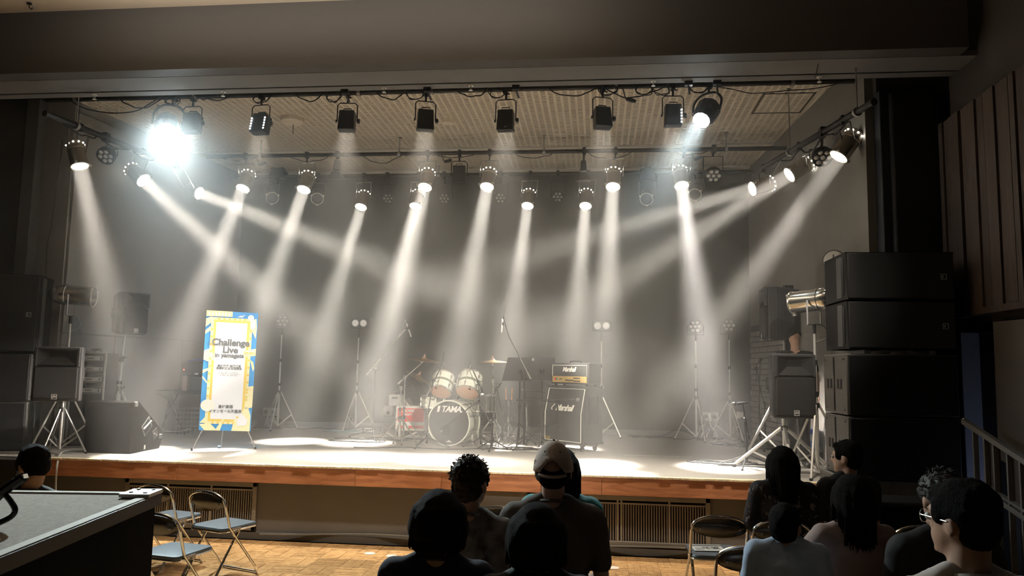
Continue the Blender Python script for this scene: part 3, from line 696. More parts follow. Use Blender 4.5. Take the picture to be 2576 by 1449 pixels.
# wall clock peeping over the right stack
t=thing('wall_clock','round clock with chrome rim just over the top of the right stack','clock',(2.62,8.45,3.12),-PI/2)
MB().lathe([(.12,0),(.12,.04)],(0,0,0),(0,-1,0),24).build('case', CHR, t); MB().lathe([(.105,.04),(.105,.045)],(0,0,0),(0,-1,0),24).build('dial', WHT, t)
t.rotation_euler=(0,0,-.5); t.location=at(2099,656,Y=8.75)
MB().box((.02,-.05,.02),(.06,.003,.006)).box((0,-.05,.03),(.006,.003,.07)).build('hands', BLK, t)
MB().tube((0,.0,-.0),(.06,.35,0),.02).build('bracket', BLK, t)

# ------------------------------------------------------------------ wedge monitor
wm=mat('wedge_black',(.007,.007,.0075),.95,spec=.05,bump=.5,bscale=200)
P0=at(328,1142,Z=SZ); P1=at(208,1139,Z=SZ)
t=thing('wedge_monitor','big black wedge monitor lying at the left front of the stage','monitor',(P0+P1)/2,math.atan2((P0-P1).y,(P0-P1).x)); Wd=(P0-P1).length
prof=[(0,0),(0,.60),(.10,.62),(.74,.20),(.66,.0)]
R90=Matrix(((0,1,0),(1,0,0),(0,0,1)))   # prism's x -> +y (depth), y -> x (width)
MB().prism(prof,-Wd/2,Wd/2,R90).build('cabinet', wm, t, bevel=.008, smooth=0)
MB().prism([(.20,.30),(.36,.42),(.44,.30),(.28,.18)],Wd/2,Wd/2+.006,R90).build('handle_frame', mat('handle_steel',(.35,.35,.34),.4,.7), t, smooth=0)
MB().prism([(.22,.305),(.35,.395),(.42,.30),(.29,.20)],Wd/2+.004,Wd/2+.009,R90).build('handle_recess', mat('recess_black',(.004,.004,.004),.9), t, smooth=0)
MB().tube((Wd/2+.014,.235,.27),(Wd/2+.014,.40,.36),.012).build('handle_bar', STEEL, t)
MB().prism([(.46,.22),(.56,.27),(.60,.16),(.50,.11)],Wd/2,Wd/2+.005,R90).build('connector_plate', mat('plate_dark',(.03,.03,.03),.4), t, smooth=0)
for (y,z) in ((.50,.19),(.545,.175)): MB().lathe([(.016,0),(.016,.01),(.008,.012)],(Wd/2+.004,y,z),(1,0,0),10).build('connector', STEEL, t)
for (y,z) in ((.05,.58),(.66,.15)): MB().box((Wd/2,y,z),(.03,.06,.06)).build('corner_cap', mat('cap_grey',(.08,.08,.08),.5), t, bevel=.01)
MB().box((Wd/2+.003,.30,.05),(.004,.03,.05)).build('tape_mark', WHT, t, smooth=0)

# ------------------------------------------------------------------ amplifier rack
p=at(232,1000,Y=9.3); t=thing('amplifier_rack','open case with four silver amplifiers behind the left speaker','rack',(p.x,9.3,SZ),.25)
W=.40
zt=at(232,888,Y=9.3).z-SZ
cs=mat('case_alu',(.55,.55,.52),.35,.8)
MB().bx(-W/2,W/2,-.2,.25,.0,.012).bx(-W/2,W/2,-.2,.25,zt-.02,zt).bx(-W/2,-W/2+.012,-.2,.25,0,zt).bx(W/2-.012,W/2,-.2,.25,0,zt).bx(-W/2,W/2,.24,.25,0,zt).build('case', BLK, t)
e=MB()
for x in (-W/2,W/2): e.box((x,-.2,zt/2),(.022,.022,zt))
e.box((0,-.2,zt),(W+.02,.022,.022)).box((0,-.2,0.01),(W,.022,.02)); e.build('edge_trim', cs, t, bevel=.003)
for k,py in enumerate((902,929,955,983)):
    z=at(232,py,Y=9.12).z-SZ; am=MB().bx(-W/2+.02,W/2-.02,-.19,.2,z-.044,z+.044).build('amplifier', mat('amp_dark',(.03,.03,.033),.4), t, bevel=.003)
    MB().bx(-W/2+.03,W/2-.03,-.2,-.188,z-.022,z+.03).build('front_panel', mat('amp_silver',(.66,.68,.70),.3,.6), am)
    for x in (-.145,-.10): MB().lathe([(.016,0),(.014,.018)],(x,-.2,z+.004),(0,-1,0),12).build('knob', BLK, am)
    MB().bx(.135,.155,-.207,-.2,z-.012,z+.02).build('switch', BLK, am); MB().bx(-.02,.06,-.202,-.2,z-.002,z+.010).build('nameplate', BLK, am)
MB().bx(-W/2+.02,W/2-.02,-.15,.2,.02,.36).build('drawer', BLK, t)
o=MB().path(bez([(.0,0,.0),(.06,.03,.01),(.12,0,.0),(.05,-.05,.02),(-.03,.0,.02),(.02,.04,.03),(.1,.01,.03)],6),.009).build('coiled_cable', CABLE); o.location=(p.x-.02,9.28,SZ+zt+.02); tag(o,'small black coiled cable on top of the amplifier rack','cable')

# ------------------------------------------------------------------ X-stand banner
A=at(482,1134,Z=SZ); B=at(642,1130,Z=SZ); u=(B-A); u.z=0; Wf=u.length; u.normalize()
mid=(A+B)/2; ry=math.atan2(u.y,u.x)
t=thing('banner_stand','blue and yellow music event banner on an X stand','banner',mid,ry)
def onplane(px,py,off=-.035):   # banner-plane pixel to local (x,z)
    n=Vector((-u.y,u.x,0)); o=mid+n*off; d=at(px,py,Y=5)-Vector((0,0,CAM_Z)); c=Vector((0,0,CAM_Z)); k=(o-c).dot(n)/d.dot(n); q=c+d*k-mid
    return q.dot(u), q.z
TL,TR,BR,BL=[onplane(*q) for q in ((520,780),(650,788),(630,1085),(500,1082))]
off=-.035
def uv(s,v):  # banner coordinates, s 0..1 left-right, v 0..1 bottom-top
    a=(BL[0]+(BR[0]-BL[0])*s, BL[1]+(BR[1]-BL[1])*s); b=(TL[0]+(TR[0]-TL[0])*s, TL[1]+(TR[1]-TL[1])*s)
    return Vector((a[0]+(b[0]-a[0])*v, off, a[1]+(b[1]-a[1])*v))
def sheet(polys, m, name, lay):
    for p_ in polys:
        vs=[uv(s,v)-Vector((0,lay*.0012,0)) for s,v in p_]; MB().add(vs,[tuple(range(len(vs)))]).build(name, m, t, smooth=0)
base=MB(); N=14; vs=[]
for j in range(N+1):
    for i in range(5):
        q=uv(i/4,j/N); q.y+=.0025*math.sin(j*2.1+i); vs.append(q+Vector((0,.004,0)))
base.add(vs,[(j*5+i,j*5+i+1,(j+1)*5+i+1,(j+1)*5+i) for j in range(N) for i in range(4)])
clb=mat('banner_blue',(.03,.34,.78),.7); cy=mat('banner_yellow',(.86,.62,.10),.7); ccr=mat('banner_cream',(.95,.86,.50),.7); cw=mat('banner_white',(.88,.89,.92),.7); cg=mat('banner_grey',(.10,.11,.12),.7)
fab=base.build('fabric', clb, t)
def rect(s0,s1,v0,v1): return [(s0,v0),(s1,v0),(s1,v1),(s0,v1)]
def disc(s,v,r,n=18,k=.42): return [(s+r*math.cos(2*PI*i/n), v+r*k*math.sin(2*PI*i/n)) for i in range(n)]
sheet([rect(.10,.90,.055,.945)],ccr,'frame_print',1)
sheet([rect(.155,.85,.075,.925)],cy,'frame_print',2)
sheet([rect(.20,.80,.095,.905)],cw,'panel_print',3)
orn=[[(.0,1),(.5,1),(.5,.955),(.0,.95)],[(0,.93),(.11,.95),(.11,.90),(0,.86)],[(0,.83),(.10,.87),(.10,.83),(0,.80)],[(0,.66),(.10,.68),(.22,.62),(.20,.585),(.08,.57),(0,.585)],[(0,.50),(.16,.525),(.16,.51),(0,.47)],[(0,.45),(.10,.40),(.10,.385),(0,.43)],
 [(.84,.93),(.97,.95),(.99,.87),(.98,.78),(.90,.84)],[(.75,.675),(1,.695),(1,.635),(.75,.62)],[(.9,.6),(.96,.58),(.99,.53),(.97,.5),(.93,.55)],
 [(.86,.37),(1,.38),(1,.20),(.86,.18)],[(.62,.0),(.98,.0),(.98,.13),(.92,.20),(.84,.20),(.80,.14),(.66,.09)],[(0,.05),(.2,.06),(.35,.0),(.1,.0)],[(.30,.0),(.44,.095),(.47,.10),(.40,.0)],[(0,.06),(.1,.11),(.12,.06)]]
sheet(orn,ccr,'ornament_print',4)
sheet([disc(.14,.205,.14,20,.36),disc(.86,.955,.06),disc(.91,.90,.05,16,.8)],mat('banner_pale',(.93,.90,.80),.7),'ornament_print',5)
sheet([rect(.05+.062*i,.075+.062*i,.955,.985) for i in range(7)],cw,'piano_key_print',6)
sheet([[(.60,.955),(.68,.975),(.65,.96),(.75,.98),(.66,.94),(.69,.955)],[(.70,.10),(.80,.15),(.93,.09),(.90,.05),(.74,.04)],[(.78,.665),(.97,.68),(.97,.645),(.78,.635)]],cw,'ornament_print',7)
ring=[]
for i in range(12):
    v=.16+.062*i
    ring += [disc(.125,v,.022),disc(.875,v,.022)] if i>1 else [disc(.875,v+.1,.022)]
for i in range(6): ring += [disc(.25+.1*i,.065,.022),disc(.25+.1*i,.935,.022)]
sheet(ring,cy,'lamp_print',5)
sheet([rect(.70,.745,.105,.12),rect(.90,.965,.30,.302),rect(.88,.98,.35,.353)],cy,'guitar_print',8)
bw=(TR[0]-TL[0]); TX=Vector((0,-.0115,0))
def btxt(s,v,body,size,bold=0,xs=1): 
    q=uv(s,v)+TX; return text(body,size,cg,t,q,(PI/2,math.atan2(-(TR[1]-TL[1]),bw)*1.0,0),bold=bold,xs=xs,ext=.0004)
btxt(.50,.735,'Challenge',.114,.004); btxt(.50,.672,'Live',.114,.004); btxt(.49,.627,'in yamagata',.074,.0025)
btxt(.50,.538,'島村楽器 音楽教室',.034,.001); btxt(.50,.518,'会員様による発表会',.034,.001)
for v,s_ in ((.485,'アコースティックギター'),(.472,'エレキギター・キッズギター'),(.459,'ドラム・キッズドラム')): btxt(.50,v,s_,.021)
btxt(.48,.198,'島村楽器',.044,.001); btxt(.48,.160,'イオンモール天童店',.043,.001)
q=uv(.87,.655)+TX*1.2; text('MUSIC',.040,cy,t,q,shear=.3,bold=.002,ext=.0004)
# X frame behind the fabric
fr_=MB(); ctr=Vector((0,off+.04,.85))
for s,v in ((0.02,.99),(.98,.99),(.03,.01),(.97,.01)): fr_.tube(ctr,uv(s,v)+Vector((0,.01,0)),.004)
fr_.build('cross_pole', mat('pole_grey',(.3,.3,.3),.4,.5), t)
for s in (-1,1):
    L=MB().tube(ctr,(s*Wf/2,0,.012),.008).build('leg', ALU, t); MB().lathe([(.013,0),(.013,.03)],(s*Wf/2,0,0)).build('rubber_foot', RUB, L)
L=MB().tube(ctr,(-.02,.30,.012),.007).tube((-.02,.30,.012),(-.06,.30,.012),.02).build('leg', STEEL, t)
# ------------------------------------------------------------------ guitar amplifier
tolex=mat('amp_tolex',(.024,.024,.024),.6,bump=.6,bscale=250); gcl=mat('amp_grille_cloth',(.035,.036,.034),.75,bump=.4,bscale=350)
piping=mat('amp_piping',(.80,.78,.70),.5); gold=mat('amp_gold',(.72,.50,.17),.35,.6)
TH=math.radians(43); CW,CD,CH=.78,.37,.77
fr=at(1468,1121,Z=SZ+.09)
wv=Vector((math.cos(TH),-math.sin(TH),0)); dv=Vector((math.sin(TH),math.cos(TH),0))
cpos=fr-wv*CW/2; cpos.z=SZ
t=thing('guitar_cabinet','tall black slanted guitar speaker cabinet on casters under the amplifier head','amplifier',cpos,-TH)
RY=Matrix(((0,1,0),(1,0,0),(0,0,1)))
prof=[(0,.09),(0,.09+CH*.52),(.085,.09+CH),(CD,.09+CH),(CD,.09)]
MB().prism(prof,-CW/2,CW/2,RY).build('cabinet', tolex, t, bevel=.012, smooth=0)
a,b_,c_=Vector((0,-.004,.12)),Vector((0,-.004,.09+CH*.52)),Vector((0,.072,.09+CH-.04)); w2=CW/2-.045
MB().add([(-w2,a.y,a.z),(w2,a.y,a.z),(w2,b_.y,b_.z),(-w2,b_.y,b_.z),(w2,c_.y,c_.z),(-w2,c_.y,c_.z)],[(0,1,2,3),(3,2,4,5)]).build('grille_cloth', gcl, t, smooth=0)
pp=MB()
for s in (-1,1): pp.path([(s*w2,-.008,a.z),(s*w2,-.008,b_.z),(s*w2,c_.y-.006,c_.z)],.006,5)
pp.path([(-w2,-.008,a.z),(w2,-.008,a.z)],.006,5).path([(-w2,c_.y-.006,c_.z),(w2,c_.y-.006,c_.z)],.003,5).build('piping', piping, t)
text('Marshall',.115,piping,t,(.02,.0,.09+CH*.61),(PI/2-.22,0,0),shear=.35,bold=.0035,space=.86,name='logo_lettering')
MB().path(bez([(-.20,-.012,.53),(-.215,-.010,.55),(-.19,-.004,.58),(-.16,.002,.61)],5),.006,4).build('logo_swash', piping, t)
MB().bx(-w2+.01,-w2+.10,-.012,-.006,.13,.165).build('corner_plate', gold, t, smooth=0)
text('1960',.022,BLK,t,(-w2+.055,-.0135,.147),name='plate_lettering')
for s in (1,): MB().bx(CW/2,CW/2+.004,.10,.26,.36,.72).bx(CW/2+.002,CW/2+.012,.09,.10,.35,.73).bx(CW/2+.002,CW/2+.012,.26,.27,.35,.73).build('side_handle', mat('amp_handle',(.008,.008,.008),.4), t, smooth=0)
for (x,y) in ((-.3,.07),(.3,.07),(-.3,.31),(.3,.31)):
    k=MB().box((x,y,.075),(.05,.05,.03)).build('caster_fork', STEEL, t); MB().lathe([(.032,-.012),(.032,.012)],(x,y,.033),(0,1,0),14).build('caster_wheel', RUB, k)
cc=MB()
for x in (-CW/2,CW/2):
    for (y,z) in ((.02,.11),(.09,.09+CH-.01),(CD-.01,.09+CH-.01),(CD-.01,.11)): cc.box((x,y,z),(.03,.04,.04))
cc.build('corner_cap', BLK, t, bevel=.008)
HW,HD,HH=.74,.24,.29; h0=cpos+dv*.12+Vector((0,0,.09+CH+.02))
t=thing('guitar_amplifier','black guitar amplifier head with gold control panel on the cabinet','amplifier',h0,-TH)
MB().bx(-HW/2,HW/2,0,HD,0,HH).build('cabinet', tolex, t, bevel=.014, bseg=3)
MB().bx(-HW/2+.04,HW/2-.04,-.004,0,.115,HH-.035).build('grille_cloth', gcl, t, smooth=0)
MB().bx(-HW/2+.04,HW/2-.04,-.010,0,.025,.108).build('control_panel', gold, t, smooth=0)
pp=MB(); z0,z1,x_=.112,HH-.032,HW/2-.037
pp.path([(-x_,-.006,z0),(-x_,-.006,z1),(x_,-.006,z1),(x_,-.006,z0)],.0045,4).build('piping', piping, t)
text('Marshall',.088,piping,t,(-.01,-.006,.20),shear=.35,bold=.003,space=.86,name='logo_lettering')
kn=None
for r,(n,x0,dx,z) in enumerate(((6,-.06,.026,.055),(5,.10,.025,.085),(5,.10,.025,.045))):
    for i in range(n):
        if kn is None: kn=MB().lathe([(.009,0),(.007,.016)],(0,0,0),(0,-1,0),8).build('knob', BLK, t, loc=(x0,-.01,z))
        else: o=kn.copy(); COL.objects.link(o); o.parent=t; o.location=(x0+i*dx,-.01,z)
for (x,m) in ((-.27,mat('rocker_red',(.6,.03,.02),.4)),(-.238,mat('rocker_green',(.05,.14,.06),.4))): MB().bx(x-.011,x+.011,-.017,-.009,.05,.085).build('rocker_switch', m, t)
text('JVM',.028,BLK,t,(-.17,-.011,.067),shear=.3,bold=.001,name='panel_lettering')
MB().path(bez([(-.11,.12,HH),(-.10,.12,HH+.022),(.0,.12,HH+.028),(.10,.12,HH+.022),(.11,.12,HH)],4),.010,6).build('handle', BLK, t)
for x in (-.3,.3):
    for y in (.03,.2): MB().lathe([(.016,-.02),(.02,0)],(x,y,0)).build('rubber_foot', RUB, t)

# ------------------------------------------------------------------ drum kit
shell=mat('shell_cream',(.80,.83,.72),.25,coat=.6); band=mat('shell_band',(.22,.23,.15),.35,.3); tanh=mat('head_tan',(.72,.42,.27),.35); headb=mat('head_black',(.02,.02,.022),.35); headw=mat('head_white',(.8,.78,.72),.4)
brass=mat('cymbal_bronze',(.62,.44,.26),.28,.9)
def drum(name,label,c,axis,R,L,front,m=shell,lugs=8,bd=False,group='drums of the kit',rear=headw,fin=True):
    """c = centre of the front (or lower) head, axis toward the other head"""
    t=thing(name,label,'drum',c,0,group); M=frame(axis); ax=Vector(axis).normalized()
    MB().lathe([(R,.0),(R,L)],(0,0,0),ax,32,caps=False).build('shell', m, t)
    if fin: MB().lathe([(R*1.004,L*.44),(R*1.012,L*.46),(R*1.012,L*.56),(R*1.004,L*.58)],(0,0,0),ax,32,caps=False).build('shell_band', band, t)
    MB().lathe([(R*.985,-.004),(R*.985,-.001)],(0,0,0),ax,32).build('front_head', front, t)
    MB().lathe([(R*.985,L+.001),(R*.985,L+.004)],(0,0,0),ax,32).build('rear_head', rear, t)
    hw=.035 if bd else .012; hm=shell if bd else CHR
    for k in (0,1):
        z=-.03 if (k==0 and bd) else (-.012 if k==0 else L-.006 if not bd else L-.01)
        MB().lathe([(R*1.0,z),(R*1.05,z),(R*1.05,z+hw+.01),(R*1.0,z+hw+.01),(R*.99,z+hw),(R*.99,z)],(0,0,0),ax,36,caps=False).build('hoop', hm, t)
    l0=None
    for k in range(lugs):
        a=2*PI*(k+.5)/lugs; e=M@Vector((math.cos(a),math.sin(a),0)); q=e*R*1.05
        MB().box(q+ax*L*.22,(.018,.018,.045),M).box(q+ax*L*.78,(.018,.018,.045),M).tube(q-ax*.012,q+ax*(L+.012),.0045,n=5).build('lug', CHR, t)
    return t
KY=10.62; bc=at(1130,1062,Y=KY); bc.z=SZ+.315
bax=Vector((.16,1,0))
bd=drum('bass_drum','large bass drum with black front head and white lettering','%s'%'drum' if 0 else bc,bax,.300,.44,headb,bd=True,lugs=10) if 0 else drum('bass_drum','large bass drum with black front head and white lettering',bc,bax,.300,.44,headb,lugs=10,bd=True)
yaw=-math.atan2(.16,1)
n_=-bax.normalized(); xx=Vector((math.cos(yaw),math.sin(yaw),0))
text('TAMA.',.115,WHT,bd,n_*.008+xx*.035+Vector((0,0,.185)),(PI/2,0,yaw),shear=.28,bold=.004,space=.9)
MB().prism([(0,0),(.035,0),(.055,.085),(.02,.085)],0,.002,Matrix.Rotation(yaw,3,'Z'),n_*.009+xx*-.185+Vector((0,0,.145))).build('logo_mark', WHT, bd, smooth=0)
MB().lathe([(.068,0),(.068,.003)],n_*.004-xx*.06-Vector((0,0,.11)),n_,24).build('port_hole', mat('port_black',(.004,.004,.004),.9), bd)
MB().torus(n_*.008-xx*.06-Vector((0,0,.11)),.068,.004,n_,24,5).build('port_ring', BLK, bd)
MB().prism([(-.05,0),(.05,0),(.02,.018),(0,.03),(-.02,.018)],0,.002,Matrix.Rotation(yaw,3,'Z'),n_*.009-Vector((0,0,.265))+xx*.005).build('head_crest', mat('crest_grey',(.5,.5,.48),.5), bd, smooth=0)
for s in (-1,1):
    MB().tube(bax.normalized()*.12+xx*s*.30-Vector((0,0,.08)),bax.normalized()*-.05+xx*s*.38-Vector((0,0,.30)),.009).lathe([(.016,0),(.016,.04)],bax.normalized()*-.05+xx*s*.38-Vector((0,0,.315))).build('spur_leg', CHR, bd)
tl=drum('rack_tom','left hanging tom with tan lower head above the bass drum',at(1108,985,Y=KY+.10),(.10,.62,.85),.150,.26,tanh,lugs=6)
tr=drum('rack_tom','right hanging tom with tan lower head above the bass drum',at(1176,987,Y=KY+.12),(.10,.60,.87),.163,.27,tanh,lugs=6)
for tt,dx in ((tl,.06),(tr,-.07)):
    MB().lathe([(.018,0),(.018,.004)],Vector((-.045 if tt is tl else .045,-.04,.05))+Vector((0,-.05,0)),(-.1,-.62,-.85),12).build('head_badge', BLK, tt)
t=thing('tom_holder','chrome double holder rising from the bass drum between the toms','drum hardware',bc+Vector((.07,.2,.30)))
MB().tube((0,0,-.02),(0,0,.30),.012).tube((0,0,.22),(-.14,.02,.28),.010).tube((0,0,.22),(.13,.02,.28),.010).build('pipe', CHR, t)
MB().box((0,0,.22),(.06,.05,.06)).box((0,0,.0),(.07,.05,.03)).box((0,0,.12),(.05,.04,.04)).build('clamp', CHR, t, bevel=.006)
ft=drum('floor_tom','chrome and dark floor tom at the right of the bass drum',at(1214,1033,Y=KY+.42),(0.02,.0,1),.20,.22,headw,m=mat('shell_chrome',(.35,.35,.32),.15,.95),lugs=8,fin=False)
for k in range(3):
    a=2*PI*k/3+.4; q=Vector((math.cos(a)*.215,math.sin(a)*.215,0)); MB().tube(q+Vector((0,0,.10)),q+Vector((0,0,-(ft.location.z-SZ)+.01)),.008).build('leg', CHR, ft)
sn=drum('snare_drum','cream snare drum partly hidden left of the bass drum',at(1090,1022,Y=KY+.55),(0.02,-.08,1),.175,.14,headw,lugs=8,fin=False)
t=thing('snare_stand','chrome snare stand behind the bass drum','drum hardware',(sn.location.x,sn.location.y,SZ),0,'drum hardware stands'); tripod(t,0,.30,.009,.26,.4,CHR,.011,(sn.location.z-SZ-.06,0),brace=False)
MB().torus((0,0,sn.location.z-SZ-.05),.15,.008).build('basket', CHR, t)
def cymbal(label,c,R,nrm,kind='crash cymbal',group='cymbals'):
    t=thing('cymbal',label,'cymbal',c,0,group); n=Vector(nrm).normalized()
    MB().lathe([(.006,.032),(R*.10,.028),(R*.18,.012),(R*.20,.008),(R*.6,-.004),(R,-.022),(R,-.024),(R*.6,-.006),(R*.2,.006),(R*.17,.010),(R*.1,.026),(.006,.030)],(0,0,0),n,36,caps=False).build('plate', brass, t)
    MB().lathe([(.016,.03),(.018,.045),(.012,.055),(.006,.058),(.006,.08)],(0,0,0),n,10).build('wing_nut', mat('felt_pink',(.65,.40,.34),.6), t)
    return t
def cstand(label,cy,joint,basepx,Y,rz,tail=None,group='drum hardware stands',m=CHR):
    """cy: cymbal thing; joint: photo pixel of the boom joint; basepx: photo column at the floor"""
    b=at(basepx[0],basepx[1],Y=Y); b.z=SZ; t=thing('cymbal_stand',label,'drum hardware',b,0,group)
    j=at(*joint,Y=Y)-b; c=cy.location-b
    tripod(t,0,.36,.010,.30,rz,m,.013,None,brace=True)
    MB().tube((0,0,.4),j,.010).tube((0,0,.35),(0,0,.5),.013).build('upper_pole', m, t)
    dirn=(j-c).normalized(); e=j+dirn*(tail or .22)
    MB().tube(c-Vector((0,0,.03)),e,.009).tube(j+dirn*.06,e,.014).build('boom', m, t); MB().box(j,(.045,.045,.05)).box(c+dirn*.05,(.03,.03,.04)).build('tilter', m, t, bevel=.006)
c1=cymbal('bronze crash cymbal at the left of the kit, highest on that side',at(1067,903,Y=11.0),.23,(.13,-.05,1)); cstand('chrome boom stand with double legs left of the bass drum',c1,(1019,949),(1014,1105),10.95,.3,.14)
c2=cymbal('bronze crash cymbal at the right of the kit',at(1240,908,Y=11.0),.215,(-.02,-.03,1)); cstand('chrome cymbal stand at the right of the kit',c2,(1241,958),(1241,1105),11.0,.9,.02)
c3=cymbal('lower tilted cymbal at the left, angled down to the right',at(1052,946,Y=11.2),.20,(.48,-.02,.87)); cstand('lower chrome boom stand left of the bass drum',c3,(1009,976),(1004,1108),10.75,.9,.20)
t=thing('kick_leg_prop','bright chrome spur in front of the bass drum at right','drum hardware',(at(1189,1100,Y=KY-.1).x,KY-.12,SZ),0)
MB().tube((0,0,.0),(0,0,.10),.006).lathe([(.010,.08),(.016,.10),(.006,.20),(.004,.24)],(0,0,0)).build('rod', CHR, t)
# sticks in a holder by the right stands
t=thing('stick_holder','chrome stand with two orange drum sticks beside the music stands','drum hardware',(at(1278,1100,Y=11.3).x,11.3,SZ))
tripod(t,0,.28,.008,.22,1.3,CHR,.010,(.52,0),brace=False); MB().lathe([(.05,.5),(.05,.62)],n=12,caps=False).build('cup', BLKM, t)
for dx in (-.035,.04): MB().tube((dx,0,.5),(dx*1.25,0,.80),.0075).build('drum_stick', mat('stick_wood',(.75,.38,.20),.5), t)

# ------------------------------------------------------------------ microphone stands
def micstand(label, base, Y, top, boomA, boomB, Yb=None, mic=None, m=BLKM, foot='legs', spread=.28, rz=.3, boomm=None, cable=True, h=None, rr=.010, group='microphone stands', micm=None, hub=.14):
    b=at(base[0],base[1],Y=Y); b.z=SZ; t=thing('microphone_stand',label,'microphone stand',b,0,group); Yb=Yb or Y
    j=at(top[0],top[1],Y=Y)-b
    for k in range(3):
        a=rz+2*PI*k/3; f=Vector((math.cos(a)*spread,math.sin(a)*spread,.012)); L=MB().tube((0,0,hub),f,.008).build('leg', m, t); MB().ell(f,(.016,.016,.012),nu=8,nv=5).build('rubber_foot', RUB, L)
    MB().tube((0,0,.05),(0,0,j.z*.55),rr*1.35).tube((0,0,j.z*.5),j,rr).lathe([(.020,hub-.02),(.020,hub+.03)],n=8).lathe([(.016,j.z*.53),(.016,j.z*.58)],n=8).build('pole', m, t)
    A=at(boomA[0],boomA[1],Y=Y)-b; B=at(boomB[0],boomB[1],Y=Yb)-b
    MB().tube(A,B,.0075).tube(A,A.lerp(B,.12),.012).build('boom', boomm or m, t); MB().ell(j,(.022,.028,.026),nu=10,nv=6).tube(j,j+Vector((.04,0,.0)),.006).build('pivot_knob', BLK, t)
    if mic:
        p,q=at(*mic[0],Y=Yb),at(*mic[1],Y=Yb)       # tail, head
        mt=thing('microphone','microphone on the '+label,'microphone',p,0,'microphones'); d=q-p; L=d.length; pen=mic[2]=='pen'
        MB().lathe([(.008,0),(.011,.01),(.011,L)] if pen else [(.010,0),(.013,.02),(.017,L*.62)],(0,0,0),d,12).build('body', micm or BLK, mt)
        if pen: MB().lathe([(.0112,L),(.009,L+.008)],(0,0,0),d,12).build('grille', STEEL, mt)
        else: MB().ell(d*.82,(.026,.026,.030),frame(d),12,8).build('grille', mat('mic_mesh',(.12,.12,.12),.4,.7), mt)
        MB().tube(B+b-p,d*.35,.010).lathe([(.015,-.02),(.015,.02)],d*.35,d,10).build('clip', BLK, mt)
        if cable:
            e=-d.normalized(); pts=[(0,0,0),e*.06+Vector((0,0,.0)),(B+b-p)*.6+e*.07,(B+b-p)+(A-B)*.2+Vector((.0,-.01,0)),(B+b-p)+(A-B)*.55+Vector((0,-.012,-.0)),(B+b-p)+(j-B)*1.0]
            MB().path(bez(pts,6),.005,5).build('cable', CABLE if m is BLKM else GCABLE, mt)
    return t
micstand('tall boom stand left of the drum kit',(938,1095),11.4,(944,930),(922,943),(1020,828),11.1,((1023,814),(1034,847),'pen'),m=mat('stand_dark',(.05,.05,.05),.4,.5),boomm=mat('boom_pale',(.75,.73,.68),.3,.6),rz=.9,spread=.38,micm=mat('pen_silver',(.7,.68,.62),.3,.6))
micstand('tall boom stand between the drums and the music stands',(1318,1120),10.55,(1318,931),(1335,953),(1267,820),10.3,((1265,803),(1263,835),'pen'),rz=.2,spread=.36,boomm=mat('boom_grey',(.35,.34,.32),.3,.7),micm=mat('pen_silver2',(.65,.55,.48),.3,.6))
micstand('short stand in front of the guitar cabinet',(1403,1140),9.85,(1402,1014),(1298,1007),(1440,1005),9.75,((1418,1004),(1461,1006),'vocal'),rz=.7,spread=.26)
micstand('thin stand left of the bass drum, aimed at the left tom',(1074,1108),10.35,(1090,958),(1072,998),(1114,915),10.5,((1116,896),(1115,919),'vocal'),rz=0.2,spread=.3,rr=.008)
micstand('thin stand right of the bass drum, aimed at the right tom',(1209,1110),10.45,(1203,960),(1214,985),(1184,918),10.6,((1185,905),(1182,925),'vocal'),rz=.8,spread=.26,rr=.008)
micstand('low stand pointing into the bass drum',(1238,1118),10.2,(1205,1012),(1225,990),(1135,1062),10.3,((1150,1050),(1102,1092),'vocal'),rz=.5,spread=.24,rr=.010)
micstand('stand at the right front of the stage with cable loops',(1879,1168),9.2,(1873,1055),(1885,1105),(1869,1020),9.2,((1882,1012),(1838,1018),'vocal'),rz=.2,spread=.36,cable=False)
micstand('dark stand in front of the brick wall',(1912,1085),11.3,(1912,905),(1898,932),(1914,900),11.3,None,rz=.5,spread=.3)
micstand('second dark stand leaning by the brick wall',(1925,1088),11.6,(1903,925),(1903,960),(1903,925),11.6,None,rz=1.2,spread=.3,rr=.008)
micstand('plain stand behind the music stands',(1263,1110),11.0,(1250,975),(1240,995),(1262,962),11.0,((1245,985),(1253,965),'vocal'),rz=.3,spread=.26,rr=.008,cable=False)
micstand('low boom stand between the music stands',(1323,1090),11.4,(1322,985),(1308,981),(1372,987),11.3,None,rz=.1,spread=.25,m=mat('stand_dark2',(.04,.04,.04),.4,.5))
micstand('chrome low stand behind the middle boom stand',(1325,1098),11.2,(1324,1020),(1296,1008),(1365,1006),11.1,None,rz=.6,spread=.25,m=CHR)
